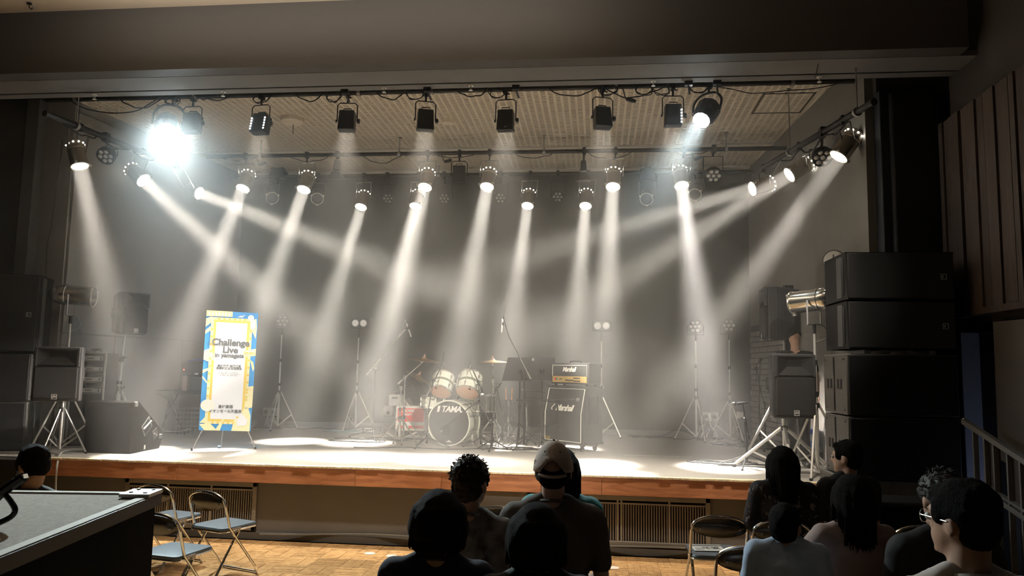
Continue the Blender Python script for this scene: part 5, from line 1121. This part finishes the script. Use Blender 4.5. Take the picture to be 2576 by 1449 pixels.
# ------------------------------------------------------------------ people
skinm=mat('skin',(.50,.30,.21),.55); hairm=mat('hair_black',(.008,.0065,.0065),.8,spec=.1,bump=.9,bscale=60,nscale=60,stretch=(6,6,.6),noise=.4)
def remesh(o, vox, sm=4):
    m=o.modifiers.new('union','REMESH'); m.mode='VOXEL'; m.voxel_size=vox; m.use_smooth_shade=True
    s=o.modifiers.new('soft','SMOOTH'); s.factor=.5; s.iterations=sm
    return o
def ruffle(o, strength, scale, mid=.5):
    tx=bpy.data.textures.new('ruffle','CLOUDS'); tx.noise_scale=scale; tx.noise_depth=2
    d=o.modifiers.new('ruffle','DISPLACE'); d.texture=tx; d.strength=strength; d.mid_level=mid; d.texture_coords='GLOBAL'
def person(label, px, ytop, Y, face=0, head=0, tilt=0, hair='short', shirt=None, sleeves='short', s=None, wide=1, trousers=None, arms='lap', nod=0, group=None, prof=False, hcol=None, lean=0, hs=1, dz=0):
    p=at(px,ytop,Y=Y); zt=p.z; s=s or (zt-.44)/.88
    t=thing('person',label,'person',(p.x,Y,0),face,group); z=lambda h: zt-(.88-h)*s+dz     # h = height over the seat
    T=lambda x,y,h: Vector((x*s*wide,(y+lean*h)*s,z(h)))
    H=T(0,.0,.765); H.z=zt-.120*s*hs; Rh=Matrix.Rotation(head,3,'Z')@Matrix.Rotation(nod,3,'X')@Matrix.Rotation(tilt,3,'Y')
    hp=lambda x,y,zz: H+Rh@Vector((x*s*hs,y*s*hs,zz*s*hs))
    b=MB()
    b.ell(hp(0,-.008,.012),(.077*s*hs,.096*s*hs,.098*s*hs),Rh).ell(hp(0,.030,-.045),(.058*s*hs,.060*s*hs,.068*s*hs),Rh).ell(hp(0,.098,-.018),(.011*s*hs,.016*s*hs,.020*s*hs),Rh).cap(hp(0,.084,.012),hp(0,.100,-.020),.007*s*hs,.010*s*hs)
    b.ell(hp(0,.078,-.062),(.024*s*hs,.012*s*hs,.010*s*hs),Rh).ell(hp(0,.072,-.092),(.020*s*hs,.018*s*hs,.018*s*hs),Rh).ell(hp(0,.074,.028),(.05*s*hs,.018*s*hs,.012*s*hs),Rh)
    for q in (-1,1): b.ell(hp(q*.080,-.012,-.012),(.009*s*hs,.020*s*hs,.032*s*hs),Rh@Matrix.Rotation(q*.3,3,'Z'),12,8)
    b.cap(T(0,-.02,.62),hp(0,-.022,-.05),.056*s,.054*s)
    sh=.165
    b.ell(T(0,0,.10),(.165*s*wide,.12*s,.11*s)).ell(T(0,-.01,.25),(.145*s*wide,.10*s,.16*s)).ell(T(0,-.015,.43),(.165*s*wide,.105*s,.16*s)).cap(T(-sh,-.02,.555),T(sh,-.02,.555),.052*s,.052*s)
    sl=MB(); arm=[]
    for q in (-1,1):
        S=T(q*.180,-.015,.54)
        if arms=='hug' and q==-1: E_=T(q*.31,.04,.34); Wp=T(q*.40,.14,.22)
        elif arms=='side': E_=T(q*.25,-.02,.27); Wp=T(q*.20,.20,.16)
        else: E_=T(q*.215,.02,.28); Wp=T(q*.10,.27,.17)
        b.cap(S,E_,.046*s,.038*s).cap(E_,Wp,.037*s,.026*s); arm.append((S,E_,Wp,q))
        k=T(q*.10,.42,.07); a_=Vector((k.x*1.05,k.y+.03,.09))
        b.cap(T(q*.09,.03,.07),k,.080*s,.058*s).cap(k,a_,.055*s,.038*s).cap(a_,a_+Vector((0,.12,-.05)),.038,.030)
    body=remesh(b.build('body',skinm,t),.0125,3)
    for (S,E_,Wp,q) in arm:
        d=(Wp-E_).normalized(); h=MB(); side=Vector((-q,0,0)); c=Wp+d*.05; up_=d.cross(side).normalized()
        h.ell(c,(.040,.018,.048),frame(d,up_),12,8)
        for k in range(4):
            o_=Wp+d*.085+side*(-.028+.019*k)*1.0; L=(.055,.068,.063,.05)[k]; kn_=o_+d*L*.5-up_*.008*q; h.cap(o_,kn_,.0085,.0080,8).cap(kn_,kn_+d*L*.35-up_*.02*q,.0078,.0065,8)
        th=Wp+d*.03+side*.035; h.cap(th,th+d*.035+side*.02,.0095,.0085,8).cap(th+d*.035+side*.02,th+d*.065+side*.018,.0085,.0070,8)
        h.build('hand',skinm,t)
    # clothes
    c=MB(); g=.014
    c.ell(T(0,0,.10),(.172*s*wide+g,.128*s+g,.12*s)).ell(T(0,-.01,.25),(.155*s*wide+g,.112*s+g,.17*s)).ell(T(0,-.015,.42),(.172*s*wide+g,.112*s+g,.165*s)).cap(T(-sh,-.02,.552),T(sh,-.02,.552),.056*s+g,.056*s+g)
    c.cap(T(-.13,-.02,.575),T(-.05,-.02,.625),.045*s,.040*s).cap(T(.13,-.02,.575),T(.05,-.02,.625),.045*s,.040*s)
    for (S,E_,Wp,q) in arm:
        e=E_ if sleeves!='short' else S.lerp(E_,.72); c.cap(S,e,.052*s+g,.048*s+g)
        if sleeves=='long': c.cap(E_,E_.lerp(Wp,.9),.046*s+g,.036*s+g)
    so=remesh(c.build('shirt',shirt or mat('shirt_black',(.012,.012,.014),.8),t),.014,4); ruffle(so,.018,.11)
    col=MB().torus(T(0,-.02,.618),.066*s,.011,(0,.25,1),20,6).build('collar',shirt or mat('shirt_black',(.012,.012,.014),.8),t)
    tr_=MB()
    for q in (-1,1):
        k=T(q*.10,.42,.07); a_=Vector((k.x*1.05,k.y+.02,.12)); tr_.cap(T(q*.09,.02,.07),k,.090*s,.068*s).cap(k,a_,.066*s,.05*s)
        MB().cap(a_+Vector((0,0,-.07)),a_+Vector((0,.14,-.085)),.04,.032).build('shoe',BLK,t)
    tr_.ell(T(0,0,.07),(.175*s*wide,.14*s,.10*s)); remesh(tr_.build('trousers',trousers or mat('trouser_dark',(.02,.022,.03),.8),t),.016,3)
    for q in (-1,1):
        MB().ell(hp(q*.031,.083,.004),.012*s,nu=10,nv=6).build('eye',mat('eye_white',(.7,.68,.65),.2),t); MB().ell(hp(q*.031,.0935,.004),(.0055*s,.003*s,.0055*s),nu=8,nv=5).build('iris',BLK,t)
    hm=hcol or hairm; hb=MB()
    if hair=='cap':
        hb.ell(hp(0,-.050,-.015),(.074*s*hs,.055*s*hs,.070*s*hs),Rh)
        for q in (-1,1): hb.ell(hp(q*.070,-.02,-.01),(.014*s*hs,.03*s*hs,.04*s*hs),Rh)
        remesh(hb.build('hair',hm,t),.009,2)
    elif hair in('short','curly'):
        hb.ell(hp(0,-.018,.038),(.086*s*hs,.100*s*hs,.092*s*hs),Rh).ell(hp(0,-.045,-.01),(.078*s*hs,.062*s*hs,.075*s*hs),Rh).ell(hp(0,.045,.078),(.062*s*hs,.045*s*hs,.030*s*hs),Rh)
        for q in (-1,1): hb.ell(hp(q*.066,.030,.030),(.016*s*hs,.024*s*hs,.042*s*hs),Rh)
        o=remesh(hb.build('hair',hm,t),.009 if hair=='curly' else .010,2); ruffle(o,.024 if hair=='curly' else .020,.022 if hair=='curly' else .05)
        if hair=='curly':
            tf=MB(); rd=random.Random(int(px))
            for k in range(150):
                a=rd.uniform(0,2*PI); e=rd.uniform(-.2,1.45); n_=Vector((math.cos(a)*math.cos(e),math.sin(a)*math.cos(e),math.sin(e))); 
                if n_.y>.75: continue
                b0_=Vector((n_.x*.086,n_.y*.100-.018,n_.z*.092+.038)); tv=Vector((rd.uniform(-1,1),rd.uniform(-1,1),rd.uniform(-.4,1)))*.009
                tf.path(bez([hp(*(b0_-tv*.6)),hp(*(b0_+n_*.008+tv*.5)),hp(*(b0_+n_*.004+tv*1.5))],3),.0028,4)
            tf.build('hair_curl',hm,t)['kind']='stuff'
    else:
        Ln={'bob':.115,'long':.30,'straight':.27,'back':.24}[hair]
        hb.ell(hp(0,-.014,.035),(.093*s*hs,.104*s*hs,.094*s*hs),Rh)
        for i in range(9):
            a=math.radians(180+ (i-4)*26); x,y=math.sin(a)*.078*-1,math.cos(a)*.086-.012
            w_=.030 if hair!='bob' else .036; L_=Ln*(1 if hair=='bob' else (1-.05*abs(i-4)))
            top_=hp(x,y,.04); bot=hp(x*(1.12 if hair=='bob' else .95),y*(1.05)-.0,.02)+Vector((0,0,-L_*s-.0)); 
            if hair!='bob': bot.y-=.02
            hb.cap(top_,hp(x*1.12,y*1.1,-.03),w_*s*hs,(w_+.002)*s*hs).cap(hp(x*1.12,y*1.1,-.03),bot,(w_+.002)*s*hs,w_*.55*s*hs)
        o=remesh(hb.build('hair',hm,t),.010,9); ruffle(o,.010,.06)
        st=MB(); rd=random.Random(int(px)+1)
        for k in range(70):
            a=math.radians(rd.uniform(65,295)); x,y=-math.sin(a)*-.098,math.cos(a)*.104-.012; L_=Ln*rd.uniform(.9,1.08)
            A_=hp(x*.9,y*.9,.06); B_=hp(x*1.12,y*1.12,-.03); C_=hp(x*1.13,y*1.1,.02)+Vector((rd.uniform(-.006,.006),rd.uniform(-.006,.006),-L_*s*hs))
            st.path(bez([A_,B_,B_.lerp(C_,.5),C_],3),.0026,4)
        st.build('hair_strand',hm,t)['kind']='stuff'
    return t,hp,T,s
def bag_strap(t,pts,m,r=.012): MB().path(bez(pts,6),r,5).build('strap',m,t)
navy=mat('shirt_navy',(.014,.018,.032),.85); camo=mat('shirt_patterned',(.15,.145,.14),.8,noise=.75,nscale=14); olive=mat('shirt_olive',(.07,.058,.048),.85); teal=mat('shirt_teal',(.01,.17,.17),.7)
pink=mat('top_pinkbeige',(.34,.25,.23),.8); blue=mat('shirt_lightblue',(.42,.52,.68),.75); white=mat('shirt_white',(.60,.55,.52),.8); black=mat('shirt_black',(.012,.012,.014),.8)
# flowered shirt: dark cloth with pale petal blotches
fm=bpy.data.materials.new('shirt_flowered'); fm.use_nodes=True; nt=fm.node_tree; b_=nt.nodes['Principled BSDF']; tc=nt.nodes.new('ShaderNodeTexCoord'); vo=nt.nodes.new('ShaderNodeTexNoise'); vo.inputs['Scale'].default_value=9; vo.inputs['Detail'].default_value=2; vo.inputs['Distortion'].default_value=2.5; cr=nt.nodes.new('ShaderNodeValToRGB')
nt.links.new(tc.outputs['Object'],vo.inputs[0]); nt.links.new(vo.outputs['Fac'],cr.inputs[0]); e=cr.color_ramp.elements; e[0].position=.60; e[0].color=(.014,.012,.014,1); e[1].position=.66; e[1].color=(.22,.19,.20,1); nt.links.new(cr.outputs[0],b_.inputs['Base Color']); b_.inputs['Roughness'].default_value=.8
person('woman with a dark bob and navy shirt, nearest at centre left',1107,1233,3.25,0,-.05,hair='bob',shirt=navy,hcol=mat('hair_darkred',(.012,.006,.006),.8,spec=.1,bump=.9,bscale=60,nscale=60,stretch=(6,6,.6),noise=.4))
person('man with short curly hair in a patterned shirt, behind the woman with the bob',1186,1153,4.05,-.12,-.15,hair='curly',shirt=camo,hcol=mat('hair_brown',(.028,.018,.013),.7,spec=.2,noise=.5,nscale=60))
tc_,hp,T,s=person('man in a pale baseball cap and olive T-shirt, seen from behind',1393,1119,4.3,0,0,hair='cap',shirt=olive,wide=1.06)
capm=mat('cap_pale',(.42,.34,.29),.8,bump=.2,bscale=120)
mb=MB(); 
for k in range(0,12):
    pass
dome=MB(); vs=[]; nu=28; rows=9
for j in range(rows):
    e=(PI/2)*j/(rows-1)*.98+.02
    for i in range(nu):
        a=2*PI*i/nu; x,y=math.cos(a)*math.sin(e),math.sin(a)*math.sin(e)
        zz=.0+.138*math.cos(e)
        if j>=rows-3 and abs(a-1.5*PI)<.62:                       # opening at the back
            zz+= .058*(j-(rows-4))/3*max(0,1-(abs(a-1.5*PI)/.62)**2)
        vs.append(hp(x*.092,y*.106-.012,zz))
dome.add(vs,[(j*nu+i,j*nu+(i+1)%nu,(j+1)*nu+(i+1)%nu,(j+1)*nu+i) for j in range(rows-1) for i in range(nu)]+[tuple(range(nu-1,-1,-1))])
CP=dome.build('cap',capm,tc_,smooth=60); so=CP.modifiers.new('s','SOLIDIFY'); so.thickness=.004
MB().path([hp(math.cos(a)*.094,math.sin(a)*.108-.012,-.004-.010*math.cos((a-1.5*PI)*1.6)) for a in [PI+.85+ (PI-1.7)*k/12 for k in range(13)]],.009,6).build('cap_strap',capm,CP)
MB().ell(hp(0,-.012,.140),.010,nu=8,nv=6).build('cap_button',capm,CP)
for q in (-1,1): MB().lathe([(.004,0),(.004,.003)],hp(q*.035,-.085,.095),(q*.3,-.8,.5),8).build('eyelet',BLK,CP)
MB().torus(hp(-.082,-.055,.045),.010,.002,(-.8,-.6,.1),14,4).build('cap_emblem',BLK,CP)
vs=[]; 
for i in range(11):
    a=PI*(.12+.76*i/10); vs += [hp(math.cos(a)*.086,math.sin(a)*.09,.04),hp(math.cos(a)*.080,math.sin(a)*.165,.022)]
MB().add(vs,[(2*i,2*i+1,2*i+3,2*i+2) for i in range(10)]).build('cap_brim',capm,CP)
person('person in a teal top hidden behind the capped man, long dark hair at the right',1412,1128,4.85,0,.1,hair='long',shirt=teal)
person('woman with dark hair tied at the right, nearest at centre right',1352,1266,3.1,.05,-.1,hair='bob',shirt=black,hcol=mat('hair_darkbrown',(.010,.007,.006),.8,spec=.1,bump=.9,bscale=60,nscale=60,stretch=(6,6,.6),noise=.4))
t_=bpy.data.objects['person.004'] if 'person.004' in bpy.data.objects else None
person('woman with long black hair in a dark flowered shirt near the right speaker stand',1967,1123,6.25,.05,-.05,hair='long',shirt=fm,sleeves='elbow',wide=1.12,hs=1.12)
person('boy with short black hair in a light blue shirt at right',1975,1268,4.3,-.1,-.35,hair='short',shirt=blue,s=.80,hs=1.2,wide=1.15,dz=.02)
person('woman with long black hair in a pinkish beige top, arm around the boy',2140,1193,4.5,.1,.15,hair='straight',shirt=pink,sleeves='long',arms='hug')
person('person in black with a bare cheek showing, beside the foot of the right stack',2128,1108,6.3,.2,.75,hs=1.05,hair='short',shirt=black)
tg,hp,T,s=person('man with glasses and a white T-shirt turned to the left, nearest at right',2415,1208,2.9,.15,.48,hair='short',shirt=white,wide=1.02,hs=.95)
gl=MB(); 
for q in (-1,1):
    gl.torus(hp(q*.032,.098,.004),.020*s,.0016,Matrix.Rotation(.48,3,'Z')@Vector((0,1,0)),18,5)
    gl.tube(hp(q*.052,.096,.008),hp(q*.084,-.005,.006),.0026)
gl.tube(hp(-.010,.100,.008),hp(.010,.100,.008),.0018).build('glasses',mat('glasses_silver',(.6,.58,.55),.25,.9),tg)
bag_strap(tg,[T(-.05,.07,.60),T(-.09,-.02,.625),T(-.02,-.10,.56),T(.10,-.13,.40),T(.16,-.12,.25)],mat('strap_darkred',(.03,.008,.008),.8))
person('person with curly greyish hair in the dark behind the man with glasses',2365,1186,4.0,.0,.1,hair='curly',shirt=black,hcol=mat('hair_greyish',(.018,.017,.016),.6,noise=.5,nscale=60))
person('person with dark hair looking down at far left beside the flight case',88,1122,4.45,.3,.75,nod=-.5,hair='short',shirt=mat('shirt_charcoal',(.03,.03,.032),.8))
# stage hand standing behind the right speakers
p=at(2005,860,Y=9.35); t=thing('person','stage hand in black standing behind the right speakers, arm raised','person',(p.x,9.45,SZ),0,None,.94)
b=MB(); 
b.ell((0,0,1.60),(.075,.092,.11)).cap((0,0,1.40),(0,0,1.55),.055,.052).ell((0,0,1.22),(.17,.11,.20)).ell((0,0,1.0),(.15,.10,.14)).ell((0,0,.88),(.16,.11,.12)).cap((-.16,0,1.38),(.16,0,1.38),.05,.05)
for q in (-1,1): b.cap((q*.09,0,.85),(q*.10,.02,.48),.085,.055).cap((q*.10,.02,.48),(q*.10,0,.08),.055,.04).cap((q*.10,0,.05),(q*.10,-.14,.03),.035,.028)
b.cap((-.19,0,1.37),(-.27,-.10,1.16),.045,.038).cap((-.27,-.10,1.16),(-.12,-.20,1.32),.037,.028).cap((.19,0,1.37),(.25,-.02,1.10),.045,.038).cap((.25,-.02,1.10),(.22,-.14,.90),.037,.028)
remesh(b.build('body',skinm,t),.014,3)
c=MB(); c.ell((0,0,1.22),(.19,.13,.21)).ell((0,0,1.0),(.17,.12,.16)).cap((-.16,0,1.375),(.16,0,1.375),.062,.062).cap((-.19,0,1.37),(-.24,-.06,1.24),.060,.056).cap((.19,0,1.37),(.23,-.01,1.2),.060,.056); so=remesh(c.build('shirt',black,t),.016,3); ruffle(so,.015,.1)
c=MB(); c.ell((0,0,.88),(.175,.125,.13))
for q in (-1,1): c.cap((q*.09,0,.85),(q*.10,.02,.48),.098,.072).cap((q*.10,.02,.48),(q*.10,0,.10),.070,.058)
remesh(c.build('trousers',mat('trouser_black',(.014,.015,.02),.85),t),.016,3)
hb=MB(); hb.ell((0,.012,1.635),(.084,.098,.090)).ell((0,.045,1.58),(.075,.06,.08)); o=remesh(hb.build('hair',hairm,t),.012,2); ruffle(o,.02,.05)
for (wx,wy,wz,dx,dz) in ((-.12,-.20,1.32,.5,.6),(.22,-.14,.90,0,-1)):
    d=Vector((dx,-.3,dz)).normalized(); h=MB(); h.ell(Vector((wx,wy,wz))+d*.05,(.018,.040,.048),frame(d),12,8)
    for k in range(4): o_=Vector((wx,wy-.028+.019*k,wz))+d*.085; h.cap(o_,o_+d*.04,.0085,.008,8).cap(o_+d*.04,o_+d*.06+Vector((.02,0,0)),.008,.0065,8)
    h.cap(Vector((wx,wy-.035,wz))+d*.03,Vector((wx,wy-.06,wz))+d*.07,.0095,.008,8); h.build('hand',skinm,t)
for q in (-1,1): MB().cap((q*.10,.02,.045),(q*.10,-.15,.035),.045,.036).build('shoe',BLK,t)

x0_,x1_=at(1972,800,Y=10.6).x,at(2075,800,Y=10.6).x; zt_=at(2030,720,Y=10.6).z
dr=MB(); vs=[]; N=24
for j in (0,1):
    for i in range(N+1): vs.append((x0_+(min(x1_,2.62)-x0_)*i/N, 10.6+.02*math.sin(i*1.7), (SZ+.02,zt_)[j]))
dr.add(vs,[(i,i+1,N+2+i,N+1+i) for i in range(N)]); dr.tube((x0_,10.62,zt_),(min(x1_,2.62),10.62,zt_),.015); dr.tube((x0_+.02,10.64,SZ),(x0_+.02,10.64,zt_),.015)
o=dr.build('stage_drape',mat('drape_black',(.008,.008,.008),.9)); tag(o,'black drape hanging behind the chrome can at the right','drape')
# ------------------------------------------------------------------ flight case with the gooseneck lamp in the left foreground
ct=mat('case_top_grey',(.33,.28,.225),.85,noise=.15,nscale=60,bump=.2,bscale=200); cf=mat('case_edge_alu',(.50,.44,.35),.7,.0); cbk=mat('case_black',(.003,.003,.003),.9,spec=.1)
HC_=1.35; A=at(403,1238,Z=HC_); B=at(0,1398,Z=HC_); C_=at(20,1233,Z=HC_)
t=thing('flight_case','black flight case with grey top and metal edges in the left foreground','flight case',(A.x,A.y,0))
u_=(B-A); u_.z=0; u_.normalize(); v_=(C_-A); v_.z=0; v_.normalize(); LU,LV=1.6,1.9
def q4(a,b_,c,d,z): return [Vector((0,0,z))+u_*x+v_*y for x,y in ((a,c),(b_,c),(b_,d),(a,d))]
def slab(mb,a,b_,c,d,z0,z1):
    vs=q4(a,b_,c,d,z0)+q4(a,b_,c,d,z1); return mb.add(vs,[(3,2,1,0),(4,5,6,7),(0,1,5,4),(1,2,6,5),(2,3,7,6),(3,0,4,7)])
slab(MB(),.012,LU,.012,LV,.12,HC_-.02).build('body',cbk,t,smooth=0)
slab(MB(),.05,LU,.05,LV,HC_-.022,HC_-.006).build('top_panel',ct,t,smooth=0)
e_=MB(); slab(e_,0,LU,0,.035,HC_-.012,HC_); slab(e_,0,.035,0,LV,HC_-.012,HC_); e_.build('edge_trim',cf,t,smooth=0)
e_=MB(); slab(e_,-.006,LU,-.006,.006,HC_-.05,HC_-.004); e_.build('side_trim',mat('trim_dark',(.012,.012,.012),.5,.2),t,smooth=0)
slab(MB(),-.008,.13,-.008,.11,HC_-.002,HC_+.012).build('corner_plate',mat('corner_bright',(.55,.53,.50),.45,.5),t,smooth=0)
e_=MB()
for (x,y) in ((.02,.02),(.02,.08),(.10,.02),(.09,.08)): e_.lathe([(.010,0),(.007,.006)],Vector((0,0,HC_+.010))+u_*x+v_*y,n=8)
e_.build('corner_rivet',BLK,t)
slab(MB(),.006,.030,.75,.79,HC_-.002,HC_+.010).build('clip',BLK,t,smooth=0)
for (x,y) in ((.1,.1),(1.4,.1),(.1,1.7),(1.4,1.7)):
    c0_=Vector((0,0,.06))+u_*x+v_*y; MB().lathe([(.05,-.02),(.05,.02)],c0_,(1,0,0),14).tube(c0_,c0_+Vector((0,0,.07)),.02).build('caster',RUB,t)
t=thing('gooseneck_clip','black metal gooseneck lamp arm at the left edge over the case','lamp',at(30,1245,Y=2.35))
P_=lambda x,y: at(x,y,Y=2.3)-t.location
g_=MB()
g_.path(bez([P_(-60,1290),P_(-20,1262),P_(10,1235),P_(60,1200)],6),.016,8)
g_.path(bez([P_(10,1240),P_(28,1262),P_(38,1285),P_(20,1305),P_(-40,1330)],6),.009,8)
g_.build('arm',mat('gloss_black',(.008,.008,.008),.15),t)
MB().box((P_(40,1208)+P_(62,1198))/2,(.04,.02,.014),Matrix.Rotation(-.4,3,'Y')).build('hinge',CHR,t)
MB().tube(P_(-20,1330),Vector((P_(-20,1330).x,P_(-20,1330).y,HC_-t.location.z)),.01).build('foot_rod',BLK,t)

# ------------------------------------------------------------------ ramp railing, boards and panel at the right wall
rail=mat('rail_grey',(.22,.21,.20),.45,.3)
t=thing('handrail','grey two-level handrail sloping down along the right wall','handrail',(3.2,6.8,0))
X=3.2
def rp(px,py): return at(px,py,X=X)-Vector((3.2,6.8,0))
def beamX(mb,a,b_,h,w=.05): mb.add([a+Vector((-w/2,0,-h/2)),a+Vector((w/2,0,-h/2)),a+Vector((w/2,0,h/2)),a+Vector((-w/2,0,h/2)),b_+Vector((-w/2,0,-h/2)),b_+Vector((w/2,0,-h/2)),b_+Vector((w/2,0,h/2)),b_+Vector((-w/2,0,h/2))],[(0,1,2,3),(7,6,5,4),(0,4,5,1),(1,5,6,2),(2,6,7,3),(3,7,4,0)])
def bar2(name,px0,py0,px1,py1,h,ext=0):
    mb=MB(); a,b_=rp(px0,py0),rp(px1,py1); b_=b_+(b_-a)*ext; beamX(mb,a,b_,h); return mb.build(name,rail,t,smooth=0,bevel=.004)
bar2('top_rail',2425,1060,2576,1158,.045,.8); bar2('middle_rail',2460,1222,2576,1300,.04,.9); bar2('lower_rail',2452,1205,2576,1282,.02,.9)
MB().ell(rp(2424,1056),.022,nu=8,nv=6).build('end_cap',CHR,t)
for i,px in enumerate((2452,2480,2503,2538,2570,2610,2650)):
    k=(px-2425)/151; a=rp(px,1060+98*k); z1=a.z; MB().box((a.x,a.y,z1/2),(.04,.022,z1)).build('baluster',rail,t,smooth=0)
    if i in(1,3,5): MB().bx(a.x+.02,a.x+.03,a.y-.16,a.y,.9,z1-.03).build('infill_panel',mat('infill_brown',(.05,.035,.03),.7),t,smooth=0)
t=thing('display_board','plain grey board leaning on the right wall under the slats','board',(3.55,6.8,0))
a,b_,c_,d_=[at(px,py,X=3.50)-Vector((3.55,6.8,0)) for px,py in ((2498,810),(2600,800),(2600,1200),(2512,1155))]; n_=Vector((.03,0,0))
MB().add([a,b_,c_,d_,a+n_,b_+n_,c_+n_,d_+n_],[(0,1,2,3),(7,6,5,4),(0,4,5,1),(1,5,6,2),(2,6,7,3),(3,7,4,0)]).build('panel',mat('board_grey',(.12,.11,.10),.6),t,smooth=0)
MB().bx(-.02,.02,-.4,-.36,0,1.2).bx(-.02,.02,.3,.34,0,1.2).build('support_leg',mat('board_leg',(.05,.05,.05),.6),t)
# black covered heap in front of the right stack
t=thing('covered_cart','low black cloth covered cart below the right stack','cart',(at(2240,1300,Y=6.6).x,6.7,0)); 
MB().box((0,0,.42),(1.0,.5,.84)).build('cloth',mat('cloth_black',(.008,.008,.008),.9),t,bevel=.05,bseg=3); MB().box((0,-.1,.87),(.9,.4,.05)).build('lid',mat('lid_black',(.02,.02,.02),.5),t,bevel=.02)
# picture-hook at the hall ceiling
p=at(74,8,Z=HC-.01); t=thing('ceiling_hook','small dark hook on the cream ceiling at top left','hook',p); MB().lathe([(.025,-.01),(.025,0)],n=10).path(bez([(0,0,0),(.0,0,-.04),(.03,0,-.07),(.05,0,-.04)],4),.006,5).build('body',BLKM,t)
# thin cable and spike at the lintel, right
o=MB().tube((at(2058,150,Y=7.6).x,7.6,SOF),(at(2050,205,Y=7.95).x,7.95,SOF-.02),.004).build('cable',CABLE); tag(o,'thin wire crossing the lintel at the right','cable')

# lettering becomes mesh
bpy.context.view_layer.update(); dg=bpy.context.evaluated_depsgraph_get()
for o in TEXTS:
    me=bpy.data.meshes.new_from_object(o.evaluated_get(dg)); n=bpy.data.objects.new(o.name,me); COL.objects.link(n); nm=o.name.split('.')[0]
    n.parent=o.parent; n.location=o.location; n.rotation_euler=o.rotation_euler; n.scale=o.scale
    bpy.data.objects.remove(o,do_unlink=True); n.name=nm
